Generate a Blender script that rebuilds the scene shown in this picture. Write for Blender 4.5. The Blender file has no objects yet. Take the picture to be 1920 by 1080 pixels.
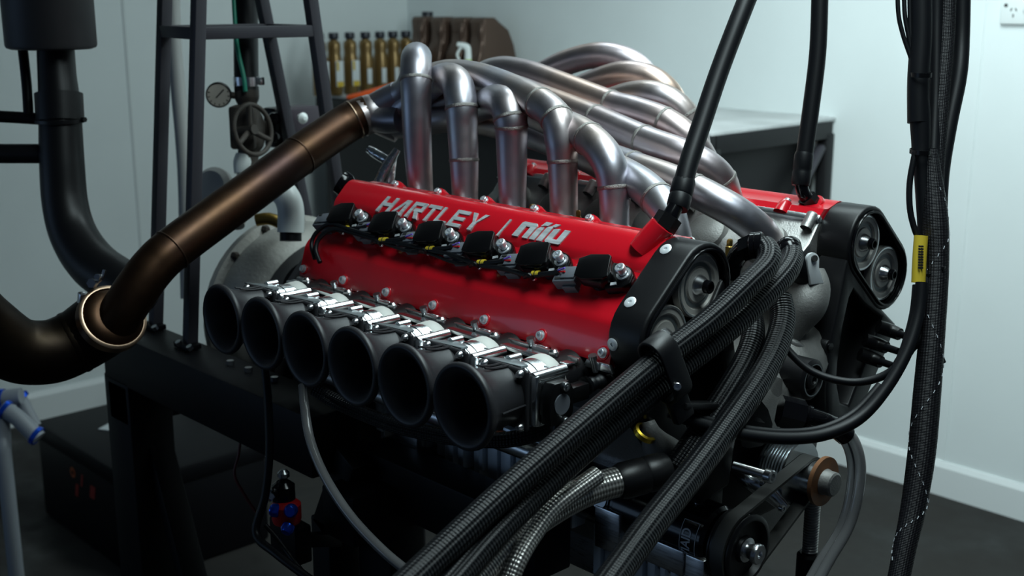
import bpy, bmesh, math, random
from mathutils import Vector, Matrix
random.seed(7)
scene = bpy.context.scene
COL = scene.collection
PI = math.pi

# ------------------------------------------------------------------ camera
F, CX, CY = 2252.0, 960.0, 540.0
TH = math.atan(545/2252.0)
AZI = math.atan2(2204, F/math.cos(TH))
CAM = Vector((1.236, -1.275, 1.55))
_s, _c = math.sin(AZI), math.cos(AZI)
RIGHT = Vector((_s, _c, 0)); HFW = Vector((-_c, _s, 0)); ZUP = Vector((0, 0, 1))
FWD = HFW*math.cos(TH) - ZUP*math.sin(TH)
UPV = HFW*math.sin(TH) + ZUP*math.cos(TH)
cd = bpy.data.cameras.new('camera'); cam = bpy.data.objects.new('camera', cd); COL.objects.link(cam)
cam.matrix_world = Matrix.Translation(CAM) @ Matrix((RIGHT, UPV, -FWD)).transposed().to_4x4()
cd.sensor_width = 36; cd.lens = F/1920*36; cd.clip_start = .05; cd.clip_end = 60
cd.dof.use_dof = True; cd.dof.focus_distance = 1.52; cd.dof.aperture_fstop = 6.3
scene.camera = cam

# ------------------------------------------------------------------ world, lights, exposure
w = bpy.data.worlds.new('world'); scene.world = w; w.use_nodes = True
bg = w.node_tree.nodes['Background']; bg.inputs[0].default_value = (.40, .62, 1.0, 1); bg.inputs[1].default_value = .035
def area(name, loc, target, sx, sy, power, col):
    l = bpy.data.lights.new(name, 'AREA'); l.shape = 'RECTANGLE'; l.size = sx; l.size_y = sy
    l.energy = power; l.color = col
    o = bpy.data.objects.new(name, l); COL.objects.link(o); o.location = loc
    d = Vector(target) - Vector(loc); o.rotation_euler = d.to_track_quat('-Z', 'X').to_euler()
    return o
k = area('ceiling_panel_light', (.62, -.15, 2.50), (.55, -.10, 0), 1.2, .45, 15, (.80, .98, 1.0)); k.data.spread = math.radians(130)
area('ceiling_panel_light', (-.10, .75, 2.55), (-.10, .75, 0), 1.6, .3, 18, (.80, .98, 1.0))
area('wall_fill_light', (-.10, .80, 2.15), (-.60, 2.2, 1.35), 1.9, .35, 36, (.80, .98, 1.0))  # unseen lamp added to brighten the back wall
area('ceiling_panel_light', (-2.3, 1.0, 2.85), (-2.3, 1.0, 0), 1.2, .3, 2.6, (.80, .98, 1.0))
area('cool_fill_light', (-1.9, -3.3, 1.15), (-.1, -.2, .95), 1.0, 2.1, 6, (.42, .66, 1.0))  # added blue fill lamp for ribs and trumpets; no doorway stands there
vs = scene.view_settings
vs.view_transform = 'Standard'; vs.look = 'None'; vs.gamma = 1; vs.exposure = 0.0; vs.use_curve_mapping = False

# ------------------------------------------------------------------ pixel -> place helpers
def ray(px, py): return RIGHT*((px-CX)/F) - UPV*((py-CY)/F) + FWD
def AD(px, py, d): return CAM + ray(px, py)*d
def AX(px, py, X): r = ray(px, py); return CAM + r*((X-CAM.x)/r.x)
def AY(px, py, Y): r = ray(px, py); return CAM + r*((Y-CAM.y)/r.y)
def AZ(px, py, Z): r = ray(px, py); return CAM + r*((Z-CAM.z)/r.z)
BA = math.radians(41); CE, SE = math.cos(BA), math.sin(BA)
YC = .048
BE = Vector((0, CE, SE)); BN = Vector((0, -SE, CE)); BM = Vector((0, -.155, 1.181))
def mir(p): return Vector((p[0], 2*YC-p[1], p[2]))
def BK(x, a, b, far=False):
    p = BM + Vector((x, 0, 0)) + BE*a + BN*b
    return mir(p) if far else p
def BP(px, py, b):
    r = ray(px, py); p0 = BM+BN*b
    return CAM + r*((p0-CAM).dot(BN)/r.dot(BN))

# ------------------------------------------------------------------ materials
MATS = {}
def N(nt, t, **kw):
    n = nt.nodes.new(t)
    for k, v in kw.items(): setattr(n, k, v)
    return n
def mat(name, col, rough=.5, metal=0, coat=0, var=0, vscale=30, bump=0, bscale=200, spec=.5, trans=0, emit=None, coatr=.1, stretch=None):
    m = bpy.data.materials.new(name); m.use_nodes = True; nt = m.node_tree
    b = nt.nodes['Principled BSDF']
    b.inputs['Base Color'].default_value = (*col, 1); b.inputs['Roughness'].default_value = rough
    b.inputs['Metallic'].default_value = metal; b.inputs['Coat Weight'].default_value = coat
    b.inputs['Coat Roughness'].default_value = coatr
    b.inputs['Specular IOR Level'].default_value = spec; b.inputs['Transmission Weight'].default_value = trans
    if emit: b.inputs['Emission Color'].default_value = (*emit[:3], 1); b.inputs['Emission Strength'].default_value = emit[3]
    tc = N(nt, 'ShaderNodeTexCoord'); vec = tc.outputs['Object']
    if stretch:
        mp = N(nt, 'ShaderNodeMapping'); mp.inputs['Scale'].default_value = stretch
        nt.links.new(vec, mp.inputs[0]); vec = mp.outputs[0]
    if var:
        n = N(nt, 'ShaderNodeTexNoise'); n.inputs['Scale'].default_value = vscale; n.inputs['Detail'].default_value = 5
        nt.links.new(vec, n.inputs['Vector'])
        mr = N(nt, 'ShaderNodeMapRange'); mr.inputs[1].default_value = .3; mr.inputs[2].default_value = .7
        mr.inputs[3].default_value = 1-var; mr.inputs[4].default_value = 1+var
        nt.links.new(n.outputs[0], mr.inputs[0])
        mx = N(nt, 'ShaderNodeVectorMath', operation='SCALE'); mx.inputs[0].default_value = col
        nt.links.new(mr.outputs[0], mx.inputs['Scale']); nt.links.new(mx.outputs[0], b.inputs['Base Color'])
        m2 = N(nt, 'ShaderNodeMath', operation='MULTIPLY'); m2.inputs[1].default_value = rough
        nt.links.new(mr.outputs[0], m2.inputs[0]); nt.links.new(m2.outputs[0], b.inputs['Roughness'])
    if bump:
        n = N(nt, 'ShaderNodeTexNoise'); n.inputs['Scale'].default_value = bscale; n.inputs['Detail'].default_value = 3
        nt.links.new(vec, n.inputs['Vector'])
        bp = N(nt, 'ShaderNodeBump'); bp.inputs['Strength'].default_value = bump; bp.inputs['Distance'].default_value = .002
        nt.links.new(n.outputs[0], bp.inputs['Height']); nt.links.new(bp.outputs[0], b.inputs['Normal'])
    MATS[name] = m
    return m
def braid(name, lo, hi, metal, rough, nu=11, kv=170, bump=.8):
    m = mat(name, hi, rough, metal, spec=.3); nt = m.node_tree; b = nt.nodes['Principled BSDF']
    uv = N(nt, 'ShaderNodeUVMap'); sp = N(nt, 'ShaderNodeSeparateXYZ'); nt.links.new(uv.outputs[0], sp.inputs[0])
    def mul(s, k):
        n = N(nt, 'ShaderNodeMath', operation='MULTIPLY'); n.inputs[1].default_value = k; nt.links.new(s, n.inputs[0]); return n.outputs[0]
    def op(o, a, c=None):
        n = N(nt, 'ShaderNodeMath', operation=o); nt.links.new(a, n.inputs[0])
        if c is not None: nt.links.new(c, n.inputs[1])
        return n.outputs[0]
    u = mul(sp.outputs[0], 2*PI*nu); v = mul(sp.outputs[1], 2*PI*kv)
    p = op('MULTIPLY', op('SINE', op('ADD', u, v)), op('SINE', op('SUBTRACT', u, v)))
    mr = N(nt, 'ShaderNodeMapRange'); mr.inputs[1].default_value = -1; mr.inputs[2].default_value = 1; nt.links.new(p, mr.inputs[0])
    mx = N(nt, 'ShaderNodeMix', data_type='RGBA'); mx.inputs[6].default_value = (*lo, 1); mx.inputs[7].default_value = (*hi, 1)
    nt.links.new(mr.outputs[0], mx.inputs[0]); nt.links.new(mx.outputs[2], b.inputs['Base Color'])
    bp = N(nt, 'ShaderNodeBump'); bp.inputs['Strength'].default_value = bump; bp.inputs['Distance'].default_value = .0012
    nt.links.new(mr.outputs[0], bp.inputs['Height']); nt.links.new(bp.outputs[0], b.inputs['Normal'])
    return m
def tinted(name, cols, rough, scale=2.2):
    """bare metal with heat tint that changes along the tube (UV v) and in patches"""
    m = mat(name, cols[0], rough, 1); nt = m.node_tree; b = nt.nodes['Principled BSDF']
    tc = N(nt, 'ShaderNodeTexCoord')
    n = N(nt, 'ShaderNodeTexNoise'); n.inputs['Scale'].default_value = scale*2; n.inputs['Detail'].default_value = 3
    nt.links.new(tc.outputs['Object'], n.inputs['Vector'])
    r = N(nt, 'ShaderNodeValToRGB'); r.color_ramp.elements[0].position = .3; r.color_ramp.elements[1].position = .7
    r.color_ramp.elements[0].color = (*cols[0], 1); r.color_ramp.elements[1].color = (*cols[-1], 1)
    for i, c in enumerate(cols[1:-1]):
        e = r.color_ramp.elements.new(.3+.4*(i+1)/(len(cols)-1)); e.color = (*c, 1)
    nt.links.new(n.outputs[0], r.inputs[0]); nt.links.new(r.outputs[0], b.inputs['Base Color'])
    n2 = N(nt, 'ShaderNodeTexNoise'); n2.inputs['Scale'].default_value = 60; nt.links.new(tc.outputs['Object'], n2.inputs['Vector'])
    mr = N(nt, 'ShaderNodeMapRange'); mr.inputs[3].default_value = rough*.85; mr.inputs[4].default_value = rough*1.15
    nt.links.new(n2.outputs[0], mr.inputs[0]); nt.links.new(mr.outputs[0], b.inputs['Roughness'])
    return m
mat('wall_paint', (.70, .745, .74), .6, var=.03, vscale=3, bump=.05, bscale=60)
mat('ceiling_board', (.16, .17, .17), .8)
mat('skirting_paint', (.72, .75, .745), .5)
mat('seam', (.56, .59, .59), .7)
mat('concrete', (.0155, .0143, .0128), .8, var=.45, vscale=4, bump=.3, bscale=60)
mat('red_paint', (.60, .006, .016), .26, 0, coat=.5, coatr=.08, bump=.02, bscale=500)
mat('black_satin', (.006, .006, .007), .40, 0, spec=.35, bump=.06, bscale=900)
mat('black_gloss', (.003, .003, .004), .16, 0, spec=.35)
mat('black_frame', (.0028, .0028, .004), .5, spec=.15)
mat('tower_paint', (.045, .043, .052), .5, spec=.3)
mat('black_rubber', (.004, .0045, .006), .45, spec=.25)
mat('black_plastic', (.004, .004, .0045), .32, spec=.3)
mat('coil_black', (.0025, .0025, .003), .28, spec=.22)
mat('grey_plastic', (.11, .12, .14), .5)
mat('trumpet_black', (.020, .020, .023), .42, spec=.4, bump=.05, bscale=1200)
mat('cast_aluminium', (.42, .41, .40), .5, 1, var=.15, vscale=40, bump=.25, bscale=500)
mat('cast_grey', (.27, .265, .255), .58, .7, var=.15, vscale=25, bump=.25, bscale=400)
mat('machined_aluminium', (.80, .83, .85), .22, 1, var=.06, vscale=60)
mat('brushed_aluminium', (.60, .60, .60), .3, 1, var=.15, vscale=40, stretch=(1, 12, 12))
mat('letter_silver', (.58, .61, .63), .5, .35, var=.2, vscale=30, stretch=(1, 8, 8))
mat('rib_aluminium', (.74, .80, .86), .42, .6)
mat('bolt_zinc', (.70, .73, .76), .35, .7)
mat('cast_light', (.55, .55, .52), .7, .25, var=.06, vscale=60, bump=.15, bscale=700)
mat('steel', (.65, .66, .68), .25, 1)
mat('weld', (.30, .285, .27), .42, 1, bump=.7, bscale=900)
tinted('header_steel', [(.46, .44, .47), (.50, .42, .39), (.40, .39, .44), (.52, .50, .50)], .41)
tinted('header_straw', [(.60, .44, .36), (.46, .40, .42), (.52, .48, .50)], .41)
tinted('bronze_tint', [(.078, .041, .030), (.088, .048, .028), (.060, .035, .031)], .42)
tinted('sooty_pipe', [(.022, .015, .013), (.030, .022, .015), (.018, .014, .015)], .45)
mat('clamp_bronze', (.42, .29, .20), .3, 1)
mat('pulley_face', (.52, .50, .47), .5, .3, var=.06, vscale=20)
mat('pulley_groove', (.16, .18, .19), .4, .5)
mat('white_plastic', (.84, .88, .86), .35)
mat('shaded_pvc', (.30, .32, .35), .45)  # white pipe greyed in its base colour to imitate shade at lower left
mat('dark_red', (.10, .006, .006), .5)
mat('white_washer', (.75, .78, .80), .4, .3)
mat('yellow', (.62, .45, .03), .5)
mat('brass', (.55, .36, .10), .3, 1)
mat('gold', (.80, .55, .06), .3, 1)
mat('orange', (.85, .10, .008), .5)
mat('red_plastic', (.55, .01, .015), .4)
mat('blue_anodised', (.01, .10, .75), .25, .7)
mat('violet_wire', (.16, .10, .55), .5)
mat('gold_bottle', (.20, .125, .045), .32, .55)
mat('bronze_bottle', (.105, .065, .048), .3, .5)
mat('paper', (.52, .55, .56), .6)
mat('label_yellow', (.50, .34, .03), .6)
mat('lime', (.36, .60, .02), .45)
mat('dark_cap', (.010, .012, .020), .4)
mat('bench_black', (.006, .006, .007), .5, spec=.3)
mat('bench_top', (.50, .51, .51), .5, 0, var=.2, vscale=6)
mat('muffler_grey', (.036, .035, .038), .5, .2)
mat('green_hose', (.005, .22, .14), .4)
mat('grey_hose', (.33, .33, .32), .6)
mat('gauge_face', (.42, .38, .33), .5)
mat('rust_dark', (.055, .045, .038), .65, .3, var=.3, vscale=40)
mat('rust', (.20, .085, .035), .6, .3, var=.3, vscale=60)
mat('purple_box', (.022, .012, .022), .5)
mat('clear_hose', (.24, .24, .245), .14, 0, trans=.5, spec=.5)
mat('foil', (.85, .86, .88), .22, 1, bump=1.0, bscale=90)
mat('belt', (.028, .028, .026), .6)
mat('print_dark', (.02, .02, .02), .6)
mat('print_white', (.55, .58, .62), .5)
mat('logo_red', (.30, .02, .012), .5)
mat('logo_orange', (.45, .09, .02), .5)
mat('outlet_white', (.72, .75, .74), .4)
mat('dyno_cast', (.40, .39, .365), .55, .5, var=.18, vscale=14, bump=.4, bscale=160)
braid('black_braid', (.001, .001, .0015), (.007, .008, .010), 0, .38, nu=8, kv=120, bump=1.0)
braid('steel_braid', (.12, .115, .11), (.80, .78, .74), .75, .32, nu=8, kv=120)
braid('loom_braid', (.002, .002, .003), (.008, .0075, .010), 0, .5, nu=14, kv=260, bump=.5)

# ------------------------------------------------------------------ mesh builder
def frame(axis):
    w = Vector(axis).normalized()
    u = w.cross(Vector((0, 0, 1)))
    if u.length < 1e-3: u = Vector((1, 0, 0))
    u.normalize(); v = w.cross(u)
    return u, v, w
def spline(pts, k=8):
    """Catmull-Rom through tuples of any length"""
    P = [tuple(p) for p in pts]
    if len(P) < 3 or k <= 1: return P
    out = []
    for i in range(len(P)-1):
        p0, p1, p2, p3 = P[max(i-1, 0)], P[i], P[i+1], P[min(i+2, len(P)-1)]
        for j in range(k):
            t = j/k
            out.append(tuple(.5*((2*b)+(c-a)*t+(2*a-5*b+4*c-d)*t*t+(3*b-a-3*c+d)*t**3) for a, b, c, d in zip(p0, p1, p2, p3)))
    out.append(P[-1]); return out
class MB:
    def __init__(s): s.v = []; s.f = []; s.uv = {}
    def add(s, vs, fs):
        o = len(s.v); s.v += [Vector(v) for v in vs]; s.f += [tuple(i+o for i in f) for f in fs]; return s
    def box(s, c, size, R=None):
        c = Vector(c); hx, hy, hz = [q/2 for q in size]
        vs = [Vector((x, y, z)) for x in (-hx, hx) for y in (-hy, hy) for z in (-hz, hz)]
        if R is not None: vs = [R @ q for q in vs]
        return s.add([c+q for q in vs], [(0, 1, 3, 2), (4, 6, 7, 5), (0, 4, 5, 1), (2, 3, 7, 6), (0, 2, 6, 4), (1, 5, 7, 3)])
    def bar(s, p, q, wdt, hgt, up=(0, 0, 1)):
        p, q = Vector(p), Vector(q); d = (q-p); L = d.length; x = d.normalized()
        y = Vector(up).cross(x)
        if y.length < 1e-4: y = Vector((0, 1, 0))
        y.normalize(); z = x.cross(y)
        return s.box((p+q)/2, (L, wdt, hgt), Matrix((x, y, z)).transposed())
    def tube(s, pts, r, n=14, k=8, caps=True, hollow=0):
        """pts: tuples (x,y,z[,r])"""
        P = [tuple(p)+((r,) if len(p) == 3 else ()) for p in pts]
        P = spline(P, k)
        C = [Vector(p[:3]) for p in P]; R = [p[3] for p in P]
        T = [(C[min(i+1, len(C)-1)]-C[max(i-1, 0)]).normalized() for i in range(len(C))]
        u = frame(T[0])[0]; o = len(s.v); L = 0; prev = None
        for i, (c, t) in enumerate(zip(C, T)):
            u = (u-t*u.dot(t)).normalized(); v = t.cross(u)
            if prev is not None: L += (c-prev).length
            prev = c
            for j in range(n):
                a = 2*PI*j/n; s.v.append(c+(u*math.cos(a)+v*math.sin(a))*R[i])
            if i:
                for j in range(n):
                    j2 = (j+1) % n; b0 = o+(i-1)*n; b1 = o+i*n
                    f = (b0+j, b0+j2, b1+j2, b1+j); s.uv[len(s.f)] = [(j/n, L0), ((j+1)/n, L0), ((j+1)/n, L), (j/n, L)]
                    s.f.append(f)
            L0 = L
        if caps:
            s.f.append(tuple(reversed(range(o, o+n)))); m = o+(len(C)-1)*n; s.f.append(tuple(range(m, m+n)))
        return s
    def lathe(s, prof, org, axis, n=24, u=None):
        """prof: (r, h) along axis; r==0 closes"""
        if u is None: u, v, w = frame(axis)
        else: w = Vector(axis).normalized(); u = Vector(u).normalized(); v = w.cross(u)
        org = Vector(org); rings = []; L = 0
        for (r, h) in prof:
            if r <= 1e-7: s.v.append(org+w*h); rings.append([len(s.v)-1])
            else:
                b = len(s.v)
                for j in range(n):
                    a = 2*PI*j/n; s.v.append(org+w*h+(u*math.cos(a)+v*math.sin(a))*r)
                rings.append(list(range(b, b+n)))
        for A, B in zip(rings, rings[1:]):
            for j in range(n):
                j2 = (j+1) % n
                if len(A) == 1 and len(B) == 1: continue
                if len(A) == 1: s.f.append((A[0], B[j2], B[j]))
                elif len(B) == 1: s.f.append((A[j], A[j2], B[0]))
                else: s.f.append((A[j], A[j2], B[j2], B[j]))
        return s
    def cyl(s, p, q, r, n=16, r2=None):
        p, q = Vector(p), Vector(q); L = (q-p).length
        return s.lathe([(0, 0), (r, 0), (r if r2 is None else r2, L), (0, L)], p, q-p, n)
    def prism(s, poly, fn, d0, d1):
        """poly 2d, fn(x, y, d) -> point"""
        m = len(poly); o = len(s.v)
        s.v += [Vector(fn(x, y, d0)) for x, y in poly]+[Vector(fn(x, y, d1)) for x, y in poly]
        s.f.append(tuple(reversed(range(o, o+m)))); s.f.append(tuple(range(o+m, o+2*m)))
        for i in range(m):
            j = (i+1) % m; s.f.append((o+i, o+j, o+m+j, o+m+i))
        return s
    def ringprism(s, outer, inner, fn, d0, d1):
        """same point count outer and inner"""
        m = len(outer); o = len(s.v)
        for poly, d in ((outer, d0), (outer, d1), (inner, d0), (inner, d1)): s.v += [Vector(fn(x, y, d)) for x, y in poly]
        for i in range(m):
            j = (i+1) % m
            s.f += [(o+i, o+j, o+m+j, o+m+i), (o+2*m+j, o+2*m+i, o+3*m+i, o+3*m+j), (o+m+i, o+m+j, o+3*m+j, o+3*m+i), (o+j, o+i, o+2*m+i, o+2*m+j)]
        return s
    def mesh(s, name, m, ang=38, bevel=0, seg=2, sm=True):
        me = bpy.data.meshes.new(name); bm = bmesh.new()
        vs = [bm.verts.new(v) for v in s.v]; ul = bm.loops.layers.uv.new('UVMap')
        for i, f in enumerate(s.f):
            try: fc = bm.faces.new([vs[k] for k in f])
            except ValueError: continue
            if i in s.uv:
                for lp, q in zip(fc.loops, s.uv[i]): lp[ul].uv = q
        bmesh.ops.recalc_face_normals(bm, faces=bm.faces)
        if bevel:
            es = [e for e in bm.edges if len(e.link_faces) == 2 and e.calc_face_angle(0) > math.radians(30)]
            bmesh.ops.bevel(bm, geom=es, offset=bevel, segments=seg, affect='EDGES', profile=.5, clamp_overlap=True)
        bm.to_mesh(me); bm.free()
        if sm:
            me.polygons.foreach_set('use_smooth', [True]*len(me.polygons)); me.set_sharp_from_angle(angle=math.radians(ang))
        me.materials.append(MATS[m]); return me
    def obj(s, name, m, parent=None, **kw):
        return link(name, s.mesh(name, m, **kw), parent)
def link(name, me, parent=None):
    o = bpy.data.objects.new(name, me); COL.objects.link(o)
    if parent is not None:
        o.parent = parent
        if parent.type == 'EMPTY': o.matrix_parent_inverse = Matrix.Translation(-parent.location)
    return o
def thing(name, label, cat, loc, group=None):
    o = bpy.data.objects.new(name, None); COL.objects.link(o); o.location = loc; o.empty_display_size = .05
    o['label'] = label; o['category'] = cat
    if group: o['group'] = group
    return o
def tag(o, label, cat, group=None):
    o['label'] = label; o['category'] = cat
    if group: o['group'] = group
    return o
def struct(o): o['kind'] = 'structure'; return o
def dup(o, off, parent=None):
    c = o.copy(); COL.objects.link(c)
    if parent is not None: c.parent = parent; c.matrix_parent_inverse = o.matrix_parent_inverse.copy()
    c.location = o.location+Vector(off)
    for ch in o.children:
        d = ch.copy(); COL.objects.link(d); d.parent = c; d.matrix_parent_inverse = ch.matrix_parent_inverse.copy()
        for g in ch.children:
            h = g.copy(); COL.objects.link(h); h.parent = d; h.matrix_parent_inverse = g.matrix_parent_inverse.copy()
    return c
def px(L, r=None):
    """list of (px, py, depth[, r]) -> list of world tuples"""
    out = []
    for q in L:
        p = AD(*q[:3]); out.append((p.x, p.y, p.z)+((q[3],) if len(q) > 3 else ((r,) if r else ())))
    return out
def hexnut(m, p, axis, r, h):
    return m.lathe([(0, 0), (r, 0), (r, h), (0, h)], p, axis, 6)
def capscrew(m, p, axis, r, h):
    """socket head: rim and recessed hex"""
    return m.lathe([(r, 0), (r, h*.85), (r*.85, h), (r*.55, h), (r*.5, h*.4), (0, h*.4)], p, axis, 12)

# ================================================================== THE ROOM
XL, YB, ZC = -3.1, 2.2, 3.0
struct(MB().box((.2, -.4, -.05), (6.6, 5.2, .1)).obj('floor', 'concrete', sm=False))
struct(MB().box((.2, YB+.05, 1.5), (6.6, .1, 3.0)).obj('wall_back', 'wall_paint', sm=False))
struct(MB().box((XL-.05, -.4, 1.5), (.1, 5.2, 3.0)).obj('wall_left', 'wall_paint', sm=False))
struct(MB().box((.2, -.4, ZC+.05), (6.6, 5.2, .1)).obj('ceiling', 'ceiling_board', sm=False))
bb = MB().prism([(0, 0), (-.016, 0), (-.016, .095), (-.006, .112), (0, .112)], lambda a, b, d: (d, YB+a, b), XL, 3.5)
struct(bb.obj('baseboard_back', 'skirting_paint', ang=20))
bb = MB().prism([(0, 0), (.016, 0), (.016, .095), (.006, .112), (0, .112)], lambda a, b, d: (XL+a, d, b), -3, YB)
struct(bb.obj('baseboard_left', 'skirting_paint', ang=20))
k = 1
for q in (AX(240, 150, XL),):
    struct(MB().box((XL+.002, q.y, 1.5), (.004, .008, 3.0)).obj('trim_%d' % k, 'seam', sm=False)); k += 1
q = AY(1806, 480, YB)
struct(MB().box((q.x, YB-.001, 1.55), (.005, .003, 2.9)).obj('trim_%d' % k, 'wall_paint', sm=False))

# --- bench along the back wall
BT = 1.171
bench = thing('workbench', 'long black cabinet bench with grey top against the back wall', 'workbench', (-1.9, 1.85, 0))
XE = -.885; XB = -2.87
MB().box(((XB+XE)/2, 1.87, BT-.006), (XE-XB, .66, .012)).obj('bench_top', 'bench_top', bench, bevel=.002)
MB().box(((XB+XE)/2-.03, 1.87, .55), (XE-XB-.06, .60, 1.10)).obj('cabinet_body', 'bench_black', bench, bevel=.004)
MB().box(((XB+XE)/2, 1.545, BT-.04), (XE-XB, .03, .055)).obj('front_rail', 'bench_black', bench, bevel=.004)
MB().box((XE-.012, 1.87, BT-.04), (.03, .62, .055)).obj('end_rail', 'bench_black', bench, bevel=.004)
for y in (1.56, 2.17):
    MB().box((XE-.015, y, .56), (.04, .04, 1.12)).obj('corner_post', 'bench_black', bench, bevel=.004)
MB().bar((XE-.012, 1.60, .45), (XE-.012, 2.14, 1.08), .02, .03, up=(1, 0, 0)).obj('diagonal_brace', 'tower_paint', bench, bevel=.003)
# --- small gold bottles in a row
def bottle(loc, label):
    t = thing('oil_bottle', label, 'bottle', loc, 'gold oil bottles on the bench')
    L = Vector(loc)
    prof = [(0, 0), (.034, 0), (.040, .006), (.041, .10), (.040, .135), (.034, .155), (.0325, .165), (.036, .185), (.033, .205), (.018, .215), (.015, .222), (0, .222)]
    m = MB().lathe(prof, (0, 0, 0), (0, 0, 1), 20)
    for v in m.v: v.x *= .85; v.y *= .70
    m.v = [v+L for v in m.v]; m.obj('bottle_body', 'gold_bottle', t, ang=50)
    cp = MB().lathe([(0, 0), (.019, 0), (.020, .003), (.020, .022), (.018, .025), (0, .025)], L+Vector((0, 0, .218)), (0, 0, 1), 18)
    cp.obj('cap', 'dark_cap', t)
    return t
ys = [600+0*1, 630, 660, 690, 716, 740, 765]
ordn = ['first', 'second', 'third', 'fourth', 'fifth', 'sixth', 'last']
for i, pxx in enumerate([602, 629, 659, 688, 715, 739, 763]):
    base = AX(pxx, 180, -2.74); Lc = Vector((-2.74, base.y, BT+.001))
    t = bottle(Lc, 'small gold oil bottle with black cap, %s from the steel tower in the row' % ordn[i])
    if i in (0, 1, 2):
        m = MB().box(Lc+Vector((.0355, 0, .085)), (.003, .036, .10)); m.obj('label', 'paper', t, bevel=.001)
        m = MB().box(Lc+Vector((.0375, 0, .045)), (.002, .030, .020)); m.obj('label_band', 'label_yellow', t)
        m = MB().box(Lc+Vector((.0375, -.010, .115)), (.002, .010, .035)); m.obj('label_patch', 'label_yellow', t)
    else:
        m = MB().box(Lc+Vector((.034, -.008, .07)), (.003, .022, .06)); m.obj('label', 'paper', t, bevel=.001)
# --- big jugs
def jug(loc, label, cap):
    t = thing('oil_jug', label, 'jug', loc, 'brown oil jugs on the bench'); L = Vector(loc)
    w2 = .050
    out = [(-.115, 0), (.085, 0), (.095, .01), (.095, .12), (.088, .16), (.062, .20), (.058, .24), (.062, .285), (.052, .30), (.0, .30), (-.02, .285), (-.075, .25), (-.105, .19), (-.12, .13), (-.12, .01)]
    m = MB().prism([(y, z) for y, z in out], lambda a, b, d: (L.x+d, L.y-a, L.z+b), -w2*.86, w2*.86)
    m.obj('jug_body', 'bronze_bottle', t, bevel=.016, seg=3, ang=60)
    hp = [(L.x+w2*.5, L.y-.045, L.z+.285), (L.x+w2*.62, L.y-.066, L.z+.25), (L.x+w2*.6, L.y-.063, L.z+.20), (L.x+w2*.8, L.y-.083, L.z+.15), (L.x+w2*.7, L.y-.093, L.z+.10)]
    MB().tube(hp, .011, 10, 6).obj('handle', 'bronze_bottle', t)
    if cap: MB().lathe([(0, 0), (.024, 0), (.024, .03), (.022, .033), (0, .033)], (L.x-.02, L.y+.01, L.z+.286), (0, 0, 1), 18).obj('cap', 'dark_cap', t)
    return t
for i, pxx in enumerate([806, 842, 880, 916]):
    q = AY(pxx, 180, 2.06)
    jug((q.x, 2.06, BT+.001), ['large brown oil jug with dark blue cap, nearest the small gold bottles', 'large brown oil jug, second from the room corner',
        'large brown oil jug behind the spray bottle', 'large brown oil jug at the end of the row, farthest from the corner'][i], i == 0)
# --- spray bottle
q = AY(878, 160, 1.90); L = Vector((q.x, 1.90, BT+.001))
t = thing('spray_bottle', 'small spray bottle with white trigger head and lime green body', 'bottle', L)
L.z -= .045
MB().lathe([(0, .045), (.032, .045), (.034, .05), (.034, .13), (.026, .155), (.016, .17), (.013, .19), (0, .19)], L, (0, 0, 1), 18).obj('bottle_body', 'lime', t, ang=50)
MB().lathe([(.0345, .05), (.0345, .115)], L, (0, 0, 1), 18).obj('label', 'paper', t)
m = MB().tube([(L.x, L.y, L.z+.185, .014), (L.x, L.y, L.z+.215, .013), (L.x-.005, L.y-.005, L.z+.235, .014), (L.x-.03, L.y-.03, L.z+.245, .008)], .012, 10, 5)
m.obj('spray_head', 'white_plastic', t)
MB().tube([(L.x-.02, L.y-.02, L.z+.232), (L.x-.03, L.y-.03, L.z+.205), (L.x-.024, L.y-.024, L.z+.185)], .005, 8, 5).obj('trigger', 'white_plastic', t)
# --- orange funnel lying on the bench
c0 = AD(690, 185, 4.35)
t = thing('funnel', 'orange plastic funnel lying on the bench in front of the bottles', 'funnel', (c0.x, c0.y, BT))
ax = (AD(800, 172, 4.3)-AD(640, 183, 4.35)).normalized()
o0 = AD(650, 183, 4.35)
MB().lathe([(.004, 0), (.008, .005), (.03, .12), (.052, .22), (.053, .24), (.050, .24), (.028, .12), (.005, .01)], o0, ax, 24).obj('cone', 'orange', t, ang=60)
MB().lathe([(.052, .222), (.058, .226), (.058, .238), (.052, .242)], o0, ax, 24).obj('rim', 'orange', t)

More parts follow.
